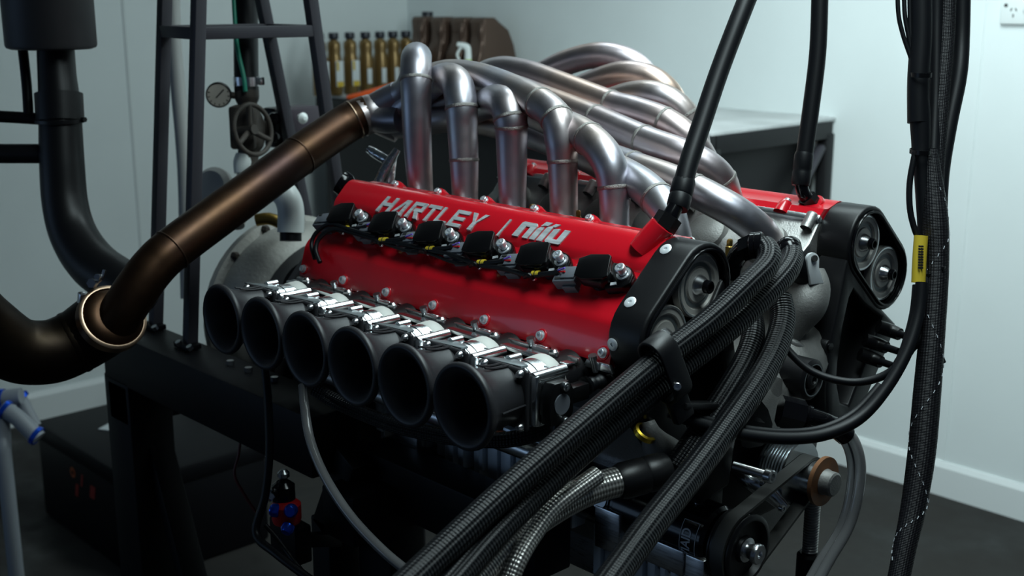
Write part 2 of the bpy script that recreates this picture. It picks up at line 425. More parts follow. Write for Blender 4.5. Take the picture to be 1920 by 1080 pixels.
# --- wall sockets
def outlet(c, label, kind):
    t = thing('wall_outlet', label, 'outlet', (c.x, YB, c.z))
    if kind == 0:
        MB().box((c.x+.035, YB-.008, c.z), (.15, .016, .072)).obj('faceplate', 'outlet_white', t, bevel=.005, seg=3)
        for sx in (0,):
            for (dx, dz, a) in ((-.007, .006, .45), (.007, .006, -.45), (0, -.011, 0)):
                MB().box((c.x+dx, YB-.0165, c.z+dz), (.003, .002, .009), Matrix.Rotation(a, 3, 'Y')).obj('socket_slot', 'print_dark', t)
        MB().cyl((c.x-.023, YB-.015, c.z+.018), (c.x-.023, YB-.019, c.z+.018), .005).obj('screw', 'print_dark', t)
        MB().box((c.x+.035, YB-.019, c.z+.012), (.013, .012, .022)).obj('switch', 'outlet_white', t, bevel=.002)
    else:
        MB().box((c.x, YB-.02, c.z), (.115, .04, .115)).obj('faceplate', 'outlet_white', t, bevel=.008, seg=3)
        MB().lathe([(.040, 0), (.044, .002), (.044, .022), (.038, .026), (.033, .026), (.030, .006), (0, .006)], (c.x, YB-.038, c.z), (0, -1, 0), 24).obj('socket_ring', 'outlet_white', t)
        MB().lathe([(0, 0), (.030, 0), (.030, .003), (0, .003)], (c.x, YB-.043, c.z), (0, -1, 0), 20).obj('socket_recess', 'print_dark', t)
        MB().box((c.x-.01, YB-.03, c.z-.062), (.03, .03, .02)).obj('cable_entry', 'print_dark', t, bevel=.002)
    return t
outlet(AY(1905, 22, YB), 'white power point with three dark slots, highest on the right of the wall', 0)
outlet(AY(1757, 85, YB), 'square white three-phase socket on the wall behind the cable loom', 1)
#@@ENGINE
# ================================================================== THE ENGINE
eng = thing('engine', 'large twelve-cylinder engine with glossy red cam covers and black intake trumpets on the stand', 'engine', (0, YC, .72))
CYL = [-.2625+.105*i for i in range(6)]

# --- crankcase and heads
def sym(pts): return pts+[(2*YC-y, z) for y, z in reversed(pts)]
m = MB().prism(sym([(YC, .79), (-.095, .79), (-.10, .93), (-.06, .97), (-.175, 1.06), (-.10, 1.125), (-.01, 1.02), (YC, 1.0)][1:-1]), lambda a, b, d: (d, a, b), -.335, .325)
m.obj('engine_block', 'cast_grey', eng, bevel=.006)
def head(far):
    prof = [(-.098, .012), (-.100, -.03), (-.094, -.085), (.086, -.085), (.092, -.05), (.086, -.03), (.088, .012)]
    m = MB().prism(prof, lambda a, b, d: BK(d, a, b, far), -.33, .327)
    o = m.obj('cylinder_head', 'cast_aluminium' if far else 'black_satin', eng, bevel=.004)
    m = MB().prism([(-.106, .004), (-.106, .013), (.094, .013), (.094, .004)], lambda a, b, d: BK(d, a, b, far), -.332, .327)
    m.obj('gasket_rail', 'machined_aluminium', o, bevel=.001)
    for i, x in enumerate([-.315+.105*j for j in range(7)]):
        MB().lathe([(.009, -.012), (.009, .012), (.007, .014), (0, .014)], BK(x, .093, 0, far), mir(BM+BN)-mir(BM) if far else BN, 12).obj('bolt_boss', 'cast_aluminium', o)
    if far:
        for x in CYL:
            MB().lathe([(.034, 0), (.032, .014), (.024, .02), (0, .02)], BK(x, .085, -.045, True), BK(0, 1, 0, True)-BK(0, 0, 0, True), 20).obj('exhaust_port', 'cast_grey', o)
    return o
head(False); head(True)

# --- red cam covers
COVER = [(-.106, .012), (-.108, .021), (-.105, .024), (-.071, .0455), (-.067, .0475), (-.060, .0485), (-.02, .0485), (.000, .0490), (.008, .0505), (.016, .056), (.022, .058), (.050, .0605), (.058, .0598), (.065, .0565), (.070, .051), (.0735, .045), (.084, .030), (.092, .024), (.093, .012)]
def cover(far):
    m = MB().prism(COVER, lambda a, b, d: BK(d, a, b, far), -.325, .327)
    o = m.obj('cam_cover', 'red_paint', eng, ang=22)
    ax = BK(0, 0, 1, far)-BK(0, 0, 0, far)
    for j in range(7):
        x = -.315+.105*j
        for a, b in ((-.0985, .0275), (.090, .026)):
            if a > 0 and j == 6: continue
            xx = x if a < 0 else x+.0525
            axl = BK(0, -.5, .866, far)-BK(0, 0, 0, far) if a < 0 else ax
            P = BK(xx, a, b, far)
            MB().lathe([(.0125, -.018), (.0105, -.003), (.0085, .0018), (0, .0018)], P, axl, 16).obj('bolt_lug', 'red_paint', o, ang=50)
            mm = MB(); mm.lathe([(.0066, 0), (.0066, .0012), (.005, .0012)], P+axl.normalized()*.0017, axl, 12)
            capscrew(mm, P+axl.normalized()*.0027, axl, .0050, .0045); mm.obj('cover_bolt', 'bolt_zinc', o)
    return o
cov = cover(False); covf = cover(True)
# coil bosses (raised red domes by each coil screw)
for i in range(6):
    x = CYL[i]+.066
    m = MB().lathe([(.016, -.004), (.0155, .002), (.011, .007), (.005, .0085), (0, .0085)], BK(x, -.006, .048), BN, 18)
    m.obj('coil_boss', 'red_paint', cov, ang=60)
# breather bosses and the angled black fittings
for far, (b0, b1, dep) in ((False, ((1204, 470), (1238, 428), None)), (True, ((1537, 402), (1522, 380), None))):
    if not far:
        p0 = BP(1202, 472, .052); p1 = AD(1242, 424, (p0-CAM).dot(FWD)-.01)
    else:
        p0 = AD(1541, 404, 1.745); p1 = AD(1524, 382, 1.735)
    par = covf if far else cov
    MB().tube([tuple(p0)+(.0175,), tuple(p0.lerp(p1, .5))+(.0175,), tuple(p1)+(.0165,)], .017, 20, 3).obj('breather_boss', 'red_paint', par, ang=60)

# lettering machined on the cover ------------------------------------------------
LH = .0285
def letter(polys, x0, wd, a0=.0145, h=LH, slant=.25):
    m = MB()
    for P in polys:
        m.prism(P, lambda u, v, d: BK(x0+u*wd+v*h*slant-.002, a0+v*h, .0582+(a0+v*h-.022)*.0885+d), -.002, .0013)
    m.obj('letter', 'letter_silver', cov, sm=False)
T_ = .23
GL = {
 'H': [[(0, 0), (T_, 0), (T_, 1), (0, 1)], [(1-T_, 0), (1, 0), (1, 1), (1-T_, 1)], [(T_, .40), (1-T_, .40), (1-T_, .62), (T_, .62)]],
 'A': [[(0, 0), (.20, 0), (.62, .78), (.62, 1), (.50, 1)], [(.62, 1), (.62, 0), (.85, 0), (.85, 1)], [(.36, .0), (.56, 0), (.56, .2), (.47, .2)]],
 'R': [[(0, 0), (T_, 0), (T_, 1), (0, 1)], [(T_, .80), (.86, .80), (.96, 1), (T_, 1)], [(.76, .42), (1, .42), (1, .94), (.96, 1), (.76, .90)], [(.34, .42), (.76, .42), (.76, .62), (.34, .62)], [(.42, .42), (.70, .42), (1.0, 0), (.72, 0)]],
 'T': [[(0, .80), (1, .80), (1, 1), (0, 1)], [(.38, 0), (.62, 0), (.62, .8), (.38, .8)]],
 'L': [[(0, 0), (T_, 0), (T_, 1), (0, 1)], [(T_, 0), (1, 0), (1, .2), (T_, .2)]],
 'E': [[(0, 0), (T_, 0), (T_, 1), (0, 1)], [(T_, 0), (1, 0), (1, .2), (T_, .2)], [(T_, .40), (.92, .40), (.92, .60), (T_, .60)], [(T_, .80), (1, .80), (1, 1), (T_, 1)]],
 'Y': [[(.38, 0), (.62, 0), (.62, .45), (.38, .45)], [(.38, .45), (.50, .45), (.26, 1), (0, 1)], [(.50, .45), (.62, .45), (1, 1), (.74, 1)]],
}
xs = -.2130
for ch, wd in zip('HARTLEY', (.029, .031, .029, .0275, .0255, .028, .033)):
    letter(GL[ch], xs, wd); xs += wd+.0045
letter([[(0, 0), (1, 0), (1, 1), (0, 1)]], .0575, .0038)
x0, u_ = .0850, .0245
NILU = [
 [[(0, 0), (0, .92), (.12, 1.0), (.42, 1.0), (.42, 0)], [(.42, .72), (.42, 1.0), (.98, 1.0), (1.10, .85), (1.10, .72)], [(.72, 0), (.72, .72), (1.10, .72), (1.10, 0)]],
 [[(1.22, 0), (1.22, .70), (1.34, .84), (1.60, .84), (1.60, 0)], [(1.30, .90), (1.42, 1.22), (1.86, 1.22), (1.72, .98), (1.52, .98)]],
 [[(1.72, 0), (1.72, .86), (1.98, 1.04), (2.10, .98), (2.10, 0)], [(1.98, 1.04), (2.10, 1.20), (2.42, 1.20), (2.22, .98), (2.10, .98)]],
 [[(2.24, .10), (2.24, .86), (2.62, .94), (2.62, .28), (2.62, 0), (2.36, 0)], [(2.62, 0), (2.62, .26), (2.92, .26), (2.92, 0)], [(2.92, 0), (2.92, .94), (3.30, .94), (3.30, .05), (3.25, 0)]],
]
for P in NILU: letter(P, x0, u_*1.10, a0=.0195, h=.0245)

# --- ignition coils
lid_poly = [(-.017, -.031), (-.0265, -.005), (-.019, .000), (-.013, .0045), (.013, .0095), (.0175, .0080), (.031, -.0215), (.0265, -.0265), (-.004, -.0335)]
body_poly = [(-.010, -.0325), (-.018, -.028), (-.025, -.006), (-.014, .004), (.014, .009), (.030, -.012), (.031, -.024), (.022, -.031)]
def coil():
    m = MB().prism(body_poly, lambda a, b, d: BK(a, b, d), .057, .0735)
    o = m.obj('ignition_coil', 'coil_black', eng, bevel=.003)
    MB().prism(lid_poly, lambda a, b, d: BK(a, b, d), .0725, .0762).obj('coil_lid', 'coil_black', o, bevel=.0008)
    MB().prism([(.010, .008), (.030, .009), (.043, .006), (.054, -.004), (.057, -.016), (.050, -.024), (.026, -.032)], lambda a, b, d: BK(a, b, d), .0495, .0625).obj('mounting_ear', 'coil_black', o, bevel=.002)
    MB().prism([(.033, -.0265), (.040, -.023), (.038, -.0195), (.031, -.0225)], lambda a, b, d: BK(a, b, d), .0625, .0640).obj('ear_step', 'white_washer', o)
    MB().lathe([(.016, -.012), (.0165, .0), (.017, .010), (.016, .014)], BK(.004, -.012, .045), BN, 20).obj('coil_neck', 'coil_black', o)
    mm = MB(); mm.lathe([(.0095, 0), (.0095, .002), (.006, .002)], BK(.0405, -.006, .0625), BN, 14); mm.cyl(BK(.0405, -.006, .062), BK(.0405, -.006, .0715), .0050)
    capscrew(mm, BK(.0405, -.006, .0700), BN, .0068, .007); mm.obj('coil_screw', 'bolt_zinc', o)
    # grey plug
    R = Matrix((Vector((1, 0, 0)), BE, BN)).transposed()
    R = R @ Matrix.Rotation(math.radians(14), 3, 'Z')
    c = BK(-.040, -.026, .0585)
    MB().box(c, (.034, .024, .017), R).obj('plug_housing', 'grey_plastic', o, bevel=.002)
    MB().box(c+R @ Vector((.006, .001, .0095)), (.020, .018, .003), R).obj('plug_latch', 'grey_plastic', o, bevel=.001)
    for dy in (-.007, .009): MB().box(c+R @ Vector((-.006, dy, .0088)), (.014, .003, .0015), R).obj('plug_slot', 'print_dark', o)
    MB().box(c+R @ Vector((.006, -.012, -.005)), (.020, .008, .012), R).obj('plug_rib', 'grey_plastic', o, bevel=.001)
    return o
c0 = coil(); 
coils = [c0]+[dup(c0, (CYL[i]-CYL[0], 0, 0), eng) for i in range(1, 6)]
for o, x in zip(coils, CYL): o.location = (x, 0, 0)

# --- intake: runner, throttle body, trumpet
TZ = 1.099
def intake():
    # trumpet: bell with rolled lip, hollow
    prof = [(.0265, 0), (.0268, .02), (.0285, .04), (.033, .058), (.0405, .068), (.0455, .0715), (.0495, .0718), (.0515, .0695), (.0520, .066), (.0505, .0625), (.0465, .0585), (.0415, .050), (.0375, .036), (.0355, .015), (.0352, -.004), (.0265, -.004), (.0265, 0)]
    tr = MB().lathe(prof, (0, -.357, TZ), (0, -1, 0), 40, u=(1, 0, 0)).obj('intake_trumpet', 'trumpet_black', eng, ang=60)
    for s in (-1, 1):
        MB().tube([(s*.006, -.358, TZ+.0362, .0016), (s*.006, -.38, TZ+.0372, .0016), (s*.007, -.398, TZ+.0415, .0014)], .0016, 6, 3).obj('trumpet_rib', 'trumpet_black', tr)
    MB().tube([(.0365, -.362, TZ-.004), (.0385, -.385, TZ-.004), (.0405, -.402, TZ-.004)], .0013, 6, 3).obj('trumpet_rib', 'trumpet_black', tr)
    MB().box((0, -.3595, TZ), (.078, .007, .074)).obj('trumpet_flange', 'trumpet_black', tr, bevel=.006, seg=3)
    MB().lathe([(0, 0), (.0262, 0), (.0262, .002), (0, .002)], (0, -.350, TZ), (0, -1, .35), 24).obj('throttle_plate', 'brass', tr)
    for sx, sz in ((.030, .032), (-.030, .032), (.030, -.032), (-.030, -.032)):
        MB().lathe([(.0052, 0), (.0050, .004), (.003, .0065), (0, .007)], (sx, -.363, TZ+sz), (0, -1, 0), 12).obj('trumpet_bolt', 'steel', tr)
    # throttle body
    pr = [(.026, .0), (.0335, .006), (.0335, .016), (.0345, .017), (.0345, .024), (.0335, .025), (.0335, .027), (.0345, .028), (.0345, .034), (.0335, .035), (.0335, .047), (.0, .047)]
    tb = MB().lathe(pr, (0, -.356, TZ), (0, 1, 0), 36).obj('throttle_body', 'machined_aluminium', eng, ang=30)
    MB().box((.0055, -.351, TZ), (.083, .010, .062)).obj('front_flange', 'machined_aluminium', tb, bevel=.003)
    MB().box((.0, -.3125, TZ), (.070, .007, .058)).obj('rear_flange', 'machined_aluminium', tb, bevel=.004)
    sbk = MB().ringprism([(-.352, -.031), (-.306, -.031), (-.306, .022), (-.352, .022)], [(-.344, -.022), (-.314, -.022), (-.314, .016), (-.344, .016)], lambda a, b, d: (d, a, TZ+b), .036, .0465)
    sbk.obj('side_frame', 'machined_aluminium', tb, bevel=.0015)
    MB().box((.037, -.329, TZ-.003), (.004, .032, .040)).obj('side_pocket', 'brushed_aluminium', tb)
    MB().tube([(.040, -.337, TZ-.021), (.0415, -.336, TZ-.012), (.0415, -.335, TZ+.004), (.040, -.336, TZ+.014)], .0048, 12, 4).obj('side_rib', 'steel', tb, ang=60)
    hexnut(MB(), (.039, -.337, TZ-.019), (1, 0, 0), .006, .007).obj('adjuster_nut', 'steel', tb)
    MB().tube([(.0395, -.354, TZ+.0265), (.0395, -.302, TZ+.0265)], .0072, 16, 1).obj('shaft_bar', 'machined_aluminium', tb, ang=50)
    MB().prism([(-.050, -.357), (.016, -.350), (.018, -.340), (-.008, -.334)], lambda a, b, d: (a, b, TZ+.0325+d), 0, .003).obj('lever', 'pulley_groove', tb, bevel=.0008)
    MB().tube([(-.016, -.340, TZ+.0335), (-.016, -.322, TZ+.0335)], .0060, 12, 1).obj('linkage_rod', 'machined_aluminium', tb, ang=50)
    for dx in (.0, .012):
        hexnut(MB(), (.047, -.332+dx, TZ+.010), (1, 0, 0), .0035, .004).obj('screw', 'steel', tb)
    # cast stub and black runner to the head
    rn = MB().lathe([(.030, .018), (.028, .03), (.028, .055), (.030, .080)], (0, -.309, TZ), Vector((0, .075, .004)), 28).obj('intake_runner', 'black_satin', eng, ang=60)
    MB().lathe([(0, 0), (.0335, 0), (.0345, .002), (.0345, .017), (.0325, .020), (.028, .020)], (0, -.309, TZ), Vector((0, .075, .004)), 32).obj('runner_stub', 'cast_light', rn, ang=40)
    return tr, tb, rn
parts = intake()
for o in parts:
    for i in range(1, 6): dup(o, (CYL[i], 0, 0), eng)
    o.location = (CYL[0], 0, 0)
# linkage rail with six posts
rl = MB().box((-.012, -.276, 1.1225), (.60, .016, .005)).obj('linkage_rail', 'machined_aluminium', eng, bevel=.001)
MB().box((-.012, -.262, 1.1235), (.60, .006, .009)).obj('rail_web', 'brushed_aluminium', rl, bevel=.001)
for x in CYL:
    mm = MB().lathe([(.0055, -.012), (.0055, .004), (.0068, .006), (.0068, .011), (.004, .014), (0, .014)], (x, -.279, 1.1235), (0, 0, 1), 14)
    mm.obj('rail_post', 'steel', rl)
    mm = MB().lathe([(.0045, -.012), (.0045, .004), (.0055, .005), (.0055, .010), (0, .010)], (x+.05, -.262, 1.128), (0, -.3, 1), 12); mm.obj('rail_bolt', 'steel', rl)
    MB().prism([(-.024, 0), (.024, 0), (.018, .010), (-.018, .010)], lambda a, b, d: (x+.052+a, -.252-d, 1.118+b), 0, .006).obj('rail_tab', 'machined_aluminium', rl, bevel=.001)
# fuel rail below the trumpets
fr = MB().tube([(-.33, -.262, .985), (.225, -.262, .985)], .0135, 20, 1).obj('fuel_rail', 'brushed_aluminium', eng, ang=50)
MB().lathe([(.0135, 0), (.0145, .002), (.0145, .022), (.011, .028), (.008, .028), (.008, .032), (0, .032)], (.224, -.262, .985), (1, 0, 0), 20).obj('rail_end_cap', 'machined_aluminium', fr)
for x in CYL:
    MB().tube([(x-.02, -.258, .995), (x-.02, -.245, 1.04), (x-.02, -.235, 1.075)], .0085, 12, 2).obj('injector', 'black_plastic', fr)
    MB().lathe([(.0092, 0), (.0092, .008)], (x-.02, -.257, 1.0), (0, .12, .45), 12).obj('injector_seal', 'orange', fr)
    MB().box((x-.02, -.272, 1.002), (.018, .012, .010)).obj('injector_clip', 'steel', fr, bevel=.001)
# throttle position sensor on the front throttle body
X6 = CYL[5]
sn = MB().prism([(-.017, -.024), (.012, -.026), (.020, -.014), (.020, .014), (.012, .026), (-.012, .026), (-.019, .010), (-.019, -.010)], lambda a, b, d: (X6+.047+d, -.331+a, TZ+b-.003), .0, .017).obj('throttle_sensor', 'black_plastic', eng, bevel=.0015)
MB().cyl((X6+.064, -.331, TZ-.003), (X6+.0655, -.331, TZ-.003), .0125, 24).obj('sensor_disc', 'grey_plastic', sn)
for dz in (-.021, .021):
    capscrew(MB(), (X6+.064, -.328, TZ-.003+dz), (1, 0, 0), .0055, .006).obj('sensor_screw', 'steel', sn)
MB().box((X6+.052, -.297, TZ), (.016, .036, .020)).obj('sensor_plug', 'black_plastic', sn, bevel=.002)
bt = [(X6+.052, -.278, TZ+.004, .012)]
for i in range(9): bt.append((X6+.052+.002*i, -.276+.006*i, TZ+.004+.0008*i, .0095 if i % 2 else .0075))
MB().tube(bt, .009, 12, 2).obj('rubber_boot', 'black_rubber', sn, ang=60)

# --- cam-drive housings with pulleys
PA, PB, PR = (.032, -.051), .0137, .0405
def stadium(R, n=14, grow=0):
    pts = []
    for j in range(n+1): t = -PI/2+PI*j/n; pts.append((PA[0]+R*math.cos(t), PB+R*math.sin(t)))
    for j in range(n+1): t = PI/2+PI*j/n; pts.append((PA[1]+R*math.cos(t), PB+R*math.sin(t)))
    return pts
XH0, XH1 = .3275, .379
def housing(far):
    ax = Vector((1, 0, 0)); fn = lambda a, b, d: BK(d, a, b, far)
    h = MB().ringprism(stadium(.0535), stadium(.0445), fn, XH0, XH1).obj('timing_housing', 'black_satin', eng, bevel=.004, seg=3, ang=50)
    MB().prism(stadium(.0525), fn, XH0+.001, XH0+.012).obj('back_plate', 'black_satin', h)
    MB().ringprism(stadium(.0470), stadium(.0435), fn, XH1-.006, XH1+.003).obj('seal_lip', 'black_gloss', h, bevel=.001)
    # lower body towards the crank, with a triangular pocket (far-side coordinates, mirrored for the near one)
    o3 = [(.196, 1.215), (.250, 1.135), (.335, 1.075), (.318, 1.045), (.225, .925), (.165, .935), (.152, 1.01), (.150, 1.073), (.165, 1.120), (.182, 1.19)]
    i3 = [(.206, 1.150), (.240, 1.122), (.290, 1.094), (.283, 1.078), (.215, .975), (.192, .985), (.178, 1.02), (.178, 1.05), (.185, 1.10), (.197, 1.14)]
    cm = lambda y, z, d: Vector((d, y, z)) if far else mir((d, y, z))
    MB().ringprism(o3, i3, cm, XH0+.004, XH1-.002).obj('lower_leg', 'black_satin', h, bevel=.004, seg=2, ang=50)
    MB().prism([((y-.24)*.96+.24, (z-1.06)*.96+1.06) for y, z in o3], cm, XH0+.004, XH0+.016).obj('leg_back', 'black_satin', h)
    bz = [(.128, 1.082), (.157, 1.076)]
    MB().cyl(cm(.155, 1.076, .30), cm(.155, 1.076, XH1-.004), .010, 18).obj('bolt_tube', 'black_satin', h, bevel=.001)
    MB().cyl(cm(.155, 1.076, XH1-.004), cm(.155, 1.076, XH1-.001), .006, 14).obj('bolt_hole', 'black_gloss', h)
    for i, (x, a, ang) in enumerate(((.342, .038, 0), (.342, -.045, 0), (.336, -.093, 1))):
        axn = BK(0, 0, 1, far)-BK(0, 0, 0, far)
        if ang: axn = BK(0, -.8, .6, far)-BK(0, 0, 0, far)
        p = BK(x, a, PB+.0532, far) if not ang else BK(x, PA[1]-.0532*.8, PB+.0532*.6, far)
        sc = MB().lathe([(0, .0), (.0075, 0), (.0078, .001), (.0065, .0018), (.0025, .0018), (.002, .0004), (0, .0004)], p, axn, 18).obj('countersunk_screw', 'white_washer', h)
    for a in PA:
        p = BK(XH1-.018, a, PB, far)
        prof = [(0, 0), (PR, 0), (PR, .010), (PR-.003, .011), (PR-.004, .010), (PR-.010, .010), (PR-.011, .0065), (PR-.019, .0065), (PR-.020, .009), (.012, .009), (.010, .009), (0, .009)]
        pu = MB().lathe(prof, p, ax, 40).obj('cam_pulley', 'pulley_face', eng, ang=25)
        MB().lathe([(PR-.0175, .0068), (PR-.0125, .0068)], p, ax, 40).obj('pulley_groove', 'pulley_groove', pu)
        MB().lathe([(PR-.0035, .0112), (PR-.0012, .0112)], p, ax, 40).obj('pulley_edge', 'machined_aluminium', pu)
        MB().lathe([(.0135, .009), (.0125, .012), (.0085, .019), (.0085, .020)], p, ax, 24).obj('centre_cone', 'steel', pu, ang=50)
        MB().lathe([(.0080, .019), (.0080, .026), (.007, .027), (.0052, .027), (.005, .022), (0, .022)], p, ax, 20).obj('centre_bolt', 'black_gloss', pu)
housing(False); housing(True)

# --- front castings between the banks
m = MB().prism(sym([(-.13, 1.02), (-.075, 1.09), (-.02, 1.03)])[0:6], lambda a, b, d: (d, a, b), .30, .335); m.obj('front_cover', 'cast_grey', eng, bevel=.006)
m = MB().prism([(YC-.13, .84), (YC-.15, .93), (YC-.12, 1.03), (YC+.12, 1.03), (YC+.15, .93), (YC+.13, .84)], lambda a, b, d: (d, a, b), .31, .345); m.obj('front_plate', 'black_satin', eng, bevel=.008)
# water outlet casting in front of the far head
wo = MB().tube(px([(1440, 690, 1.70, .026), (1455, 655, 1.69, .023), (1480, 612, 1.67, .024), (1508, 572, 1.66, .030), (1520, 542, 1.66, .027), (1513, 515, 1.665, .025)]), .03, 20, 6).obj('water_outlet', 'cast_grey', eng, ang=60)
for t_ in (642, 652): MB().tube(px([(1470, t_-8, 1.655), (1490, t_+2, 1.655), (1508, t_+14, 1.66)]), .006, 10, 4).obj('outlet_rib', 'cast_aluminium', wo)
p = AD(1520, 487, 1.63); ax = (CAM-p); ax = Vector((ax.x, ax.y*.5, .3)).normalized()
u, v, w_ = frame(ax)
pl = [(-.010*math.cos(t)*1, .010*math.sin(t)) for t in [PI*j/8 for j in range(9)]]+[(.008, -.012), (.013, -.034), (-.008, -.034), (-.010, -.012)]
MB().prism(pl, lambda a, b, d: p+Vector((.35, .94, 0))*(a)+Vector((-.12, -.12, 1))*(b)+Vector((.94, -.35, .2))*d, 0, .006).obj('bracket_tab', 'white_washer', wo, bevel=.001)
MB().lathe([(.0045, 0), (.0045, .003), (0, .003)], p+Vector((.006, -.002, .003)), (.94, -.35, .2), 14).obj('tab_hole', 'print_dark', wo)
MB().tube(px([(1470, 470, 1.63), (1490, 492, 1.64), (1512, 515, 1.65)]), .019, 18, 4).obj('outlet_neck', 'black_rubber', wo)
# idler rollers and front-plate furniture
def roller(pix, d, r, L, m='black_satin'):
    p = AD(*pix, d); ro = MB().lathe([(0, -L), (r, -L), (r, 0), (r*.86, .003), (r*.80, .003), (r*.76, -.004), (r*.5, -.004), (r*.45, .002), (r*.28, .004), (r*.2, .004), (r*.15, 0), (0, 0)], p, (1, 0, 0), 28).obj('idler_roller', m, eng)
    MB().lathe([(r*.80, .0034), (r*.74, .0034)], p, (1, 0, 0), 28).obj('bearing_ring', 'pulley_groove', ro)
    return ro
roller((1522, 712), 1.60, .028, .05); roller((1415, 742), 1.58, .026, .03); roller((1342, 832), 1.50, .028, .03)
m = MB().tube(px([(1430, 790, 1.60, .024), (1440, 735, 1.60, .020), (1452, 705, 1.60, .012)]), .02, 14, 4); m.obj('front_lug', 'cast_grey', eng)
MB().tube(px([(1385, 780, 1.6, .05), (1500, 660, 1.72, .05), (1530, 620, 1.75, .03)]), .04, 14, 4).obj('water_gallery', 'cast_grey', eng, ang=60)
# breather fitting at the back of the near cover
fb = MB().tube(px([(672, 378, 1.95, .018), (668, 366, 1.95, .019), (660, 358, 1.95, .018)]), .018, 14, 3).obj('oil_filler', 'foil', eng)
MB().tube(px([(664, 362, 1.95, .016), (655, 353, 1.95, .016), (648, 347, 1.95, .020), (638, 340, 1.95, .020)]), .018, 14, 2).obj('filler_cap', 'black_gloss', fb)
# brass and gold plugs in the valley
for (x_, y_, d_) in ((998, 395, 1.78), (1083, 407, 1.72), (1368, 462, 1.62)):
    MB().lathe([(.006, -.02), (.006, 0), (.0045, .001), (.0045, .008), (.003, .010), (0, .010)], AD(x_, y_, d_), (0, 0, 1), 6).obj('brass_plug', 'brass', eng)

# --- sump with machined ribs
su = MB().box((-.02, YC, .79), (.62, .26, .12)).obj('sump', 'brushed_aluminium', eng, bevel=.003)
x = -.30; i = 0
while x < .16:
    wd = random.choice([.010, .014, .018, .022]); hh = random.choice([.085, .10, .115, .12]); dp = random.choice([.010, .016, .022])
    MB().box((x+wd/2, YC-.155-dp/2, .895-.01*(i % 3)), (wd, dp+.012, hh)).obj('rib', 'rib_aluminium', su, bevel=.002)
    if i % 2: MB().lathe([(.005, 0), (.005, .02), (0, .02)], (x+wd/2, YC-.166-dp, .80+.006*(i % 3)), (0, 0, 1), 10).obj('sump_stud', 'steel', su)
    x += wd+random.choice([.004, .007, .010]); i += 1
MB().box(AY(755, 812, -.17), (.085, .012, .05)).obj('mount_plate', 'brushed_aluminium', su, bevel=.006)
x = .17; i = 0
while x < .345:
    wd = random.choice([.010, .014, .02])
    MB().box((x+wd/2, YC-.140, .795), (wd, .018, .10)).obj('rib', 'rib_aluminium', su, bevel=.002); x += wd+.008; i += 1
for (pxx, pyy, sz) in ((1137, 995, (.045, .05, .06)), (1235, 1040, (.08, .035, .035)), (1300, 1100, (.03, .05, .08))):
    c = AY(pxx, pyy, -.145); MB().box(c+Vector((0, sz[1]/2, 0)), sz).obj('mount_block', 'brushed_aluminium', su, bevel=.002)

# --- crank pulley
CZ = .927
cp = MB()
pr = [(0, 0), (.040, 0), (.040, .003)]
for i in range(8): pr += [(.0435, .004+.0045*i), (.0435, .006+.0045*i), (.0400, .0065+.0045*i), (.0400, .0080+.0045*i)]
pr += [(.0445, .041), (.0445, .044), (.024, .044), (.024, .078), (0, .078)]
cp = MB().lathe(pr, (.364, YC, CZ), (1, 0, 0), 36).obj('crank_pulley', 'machined_aluminium', eng, ang=25)
MB().lathe([(.030, 0), (.041, 0), (.041, .03), (.030, .03)], (.332, YC, CZ), (1, 0, 0), 32).obj('crank_damper', 'black_satin', cp)
MB().lathe([(.02, 0), (.0335, 0), (.0335, .006), (.018, .006), (.018, .0062), (0, .0062)], (.440, YC, CZ), (1, 0, 0), 32).obj('pulley_washer', 'rust', cp)
MB().lathe([(.018, 0), (.0165, .004), (.0165, .014), (.014, .016), (0, .016)], (.446, YC, CZ), (1, 0, 0), 28).obj('crank_bolt', 'cast_grey', cp)

# ================================================================== DRY-SUMP OIL PUMP AND BELT
PZ, PY = .872, -.098
pump = thing('oil_pump', 'black cylindrical dry-sump oil pump with silver stickers and a black drive pulley', 'oil pump', (.25, PY, PZ-.05))
pb = MB().lathe([(0, 0), (.040, 0), (.043, .004), (.043, .08), (.041, .082), (.041, .086), (.043, .088), (.043, .17), (.041, .172), (.041, .176), (.044, .178), (.044, .235), (.040, .24), (0, .24)], (.15, PY, PZ), (1, 0, 0), 36).obj('pump_body', 'black_gloss', pump)
for xx, yy in ((.215, 0), (.305, 0)):
    th_ = math.radians(165); d = Vector((0, -math.cos(math.radians(18)), math.sin(math.radians(18))))
    s_ = MB().lathe([(0, 0), (.0125, 0), (.0125, .0012), (0, .0012)], Vector((xx, PY, PZ))+d*.0432, d, 24).obj('sticker', 'white_washer', pb)
    MB().box(Vector((xx, PY, PZ))+d*.0447+Vector((0, 0, .001)), (.014, .0008, .0025)).obj('sticker_print', 'print_dark', s_)
    MB().box(Vector((xx, PY, PZ))+d*.0447+Vector((0, 0, -.004)), (.018, .0008, .0018)).obj('sticker_print', 'print_dark', s_)
for xx in (.270, .325, .355):
    MB().lathe([(.006, 0), (.006, .006), (.0075, .007), (.0075, .011), (.004, .012), (.004, .02), (0, .02)], (xx, PY-.006, PZ+.040), (0, -.1, 1), 12).obj('pump_fitting', 'steel', pump)
MB().box((.25, PY+.03, PZ+.03), (.2, .05, .03)).obj('pump_bracket', 'black_satin', pump, bevel=.004)
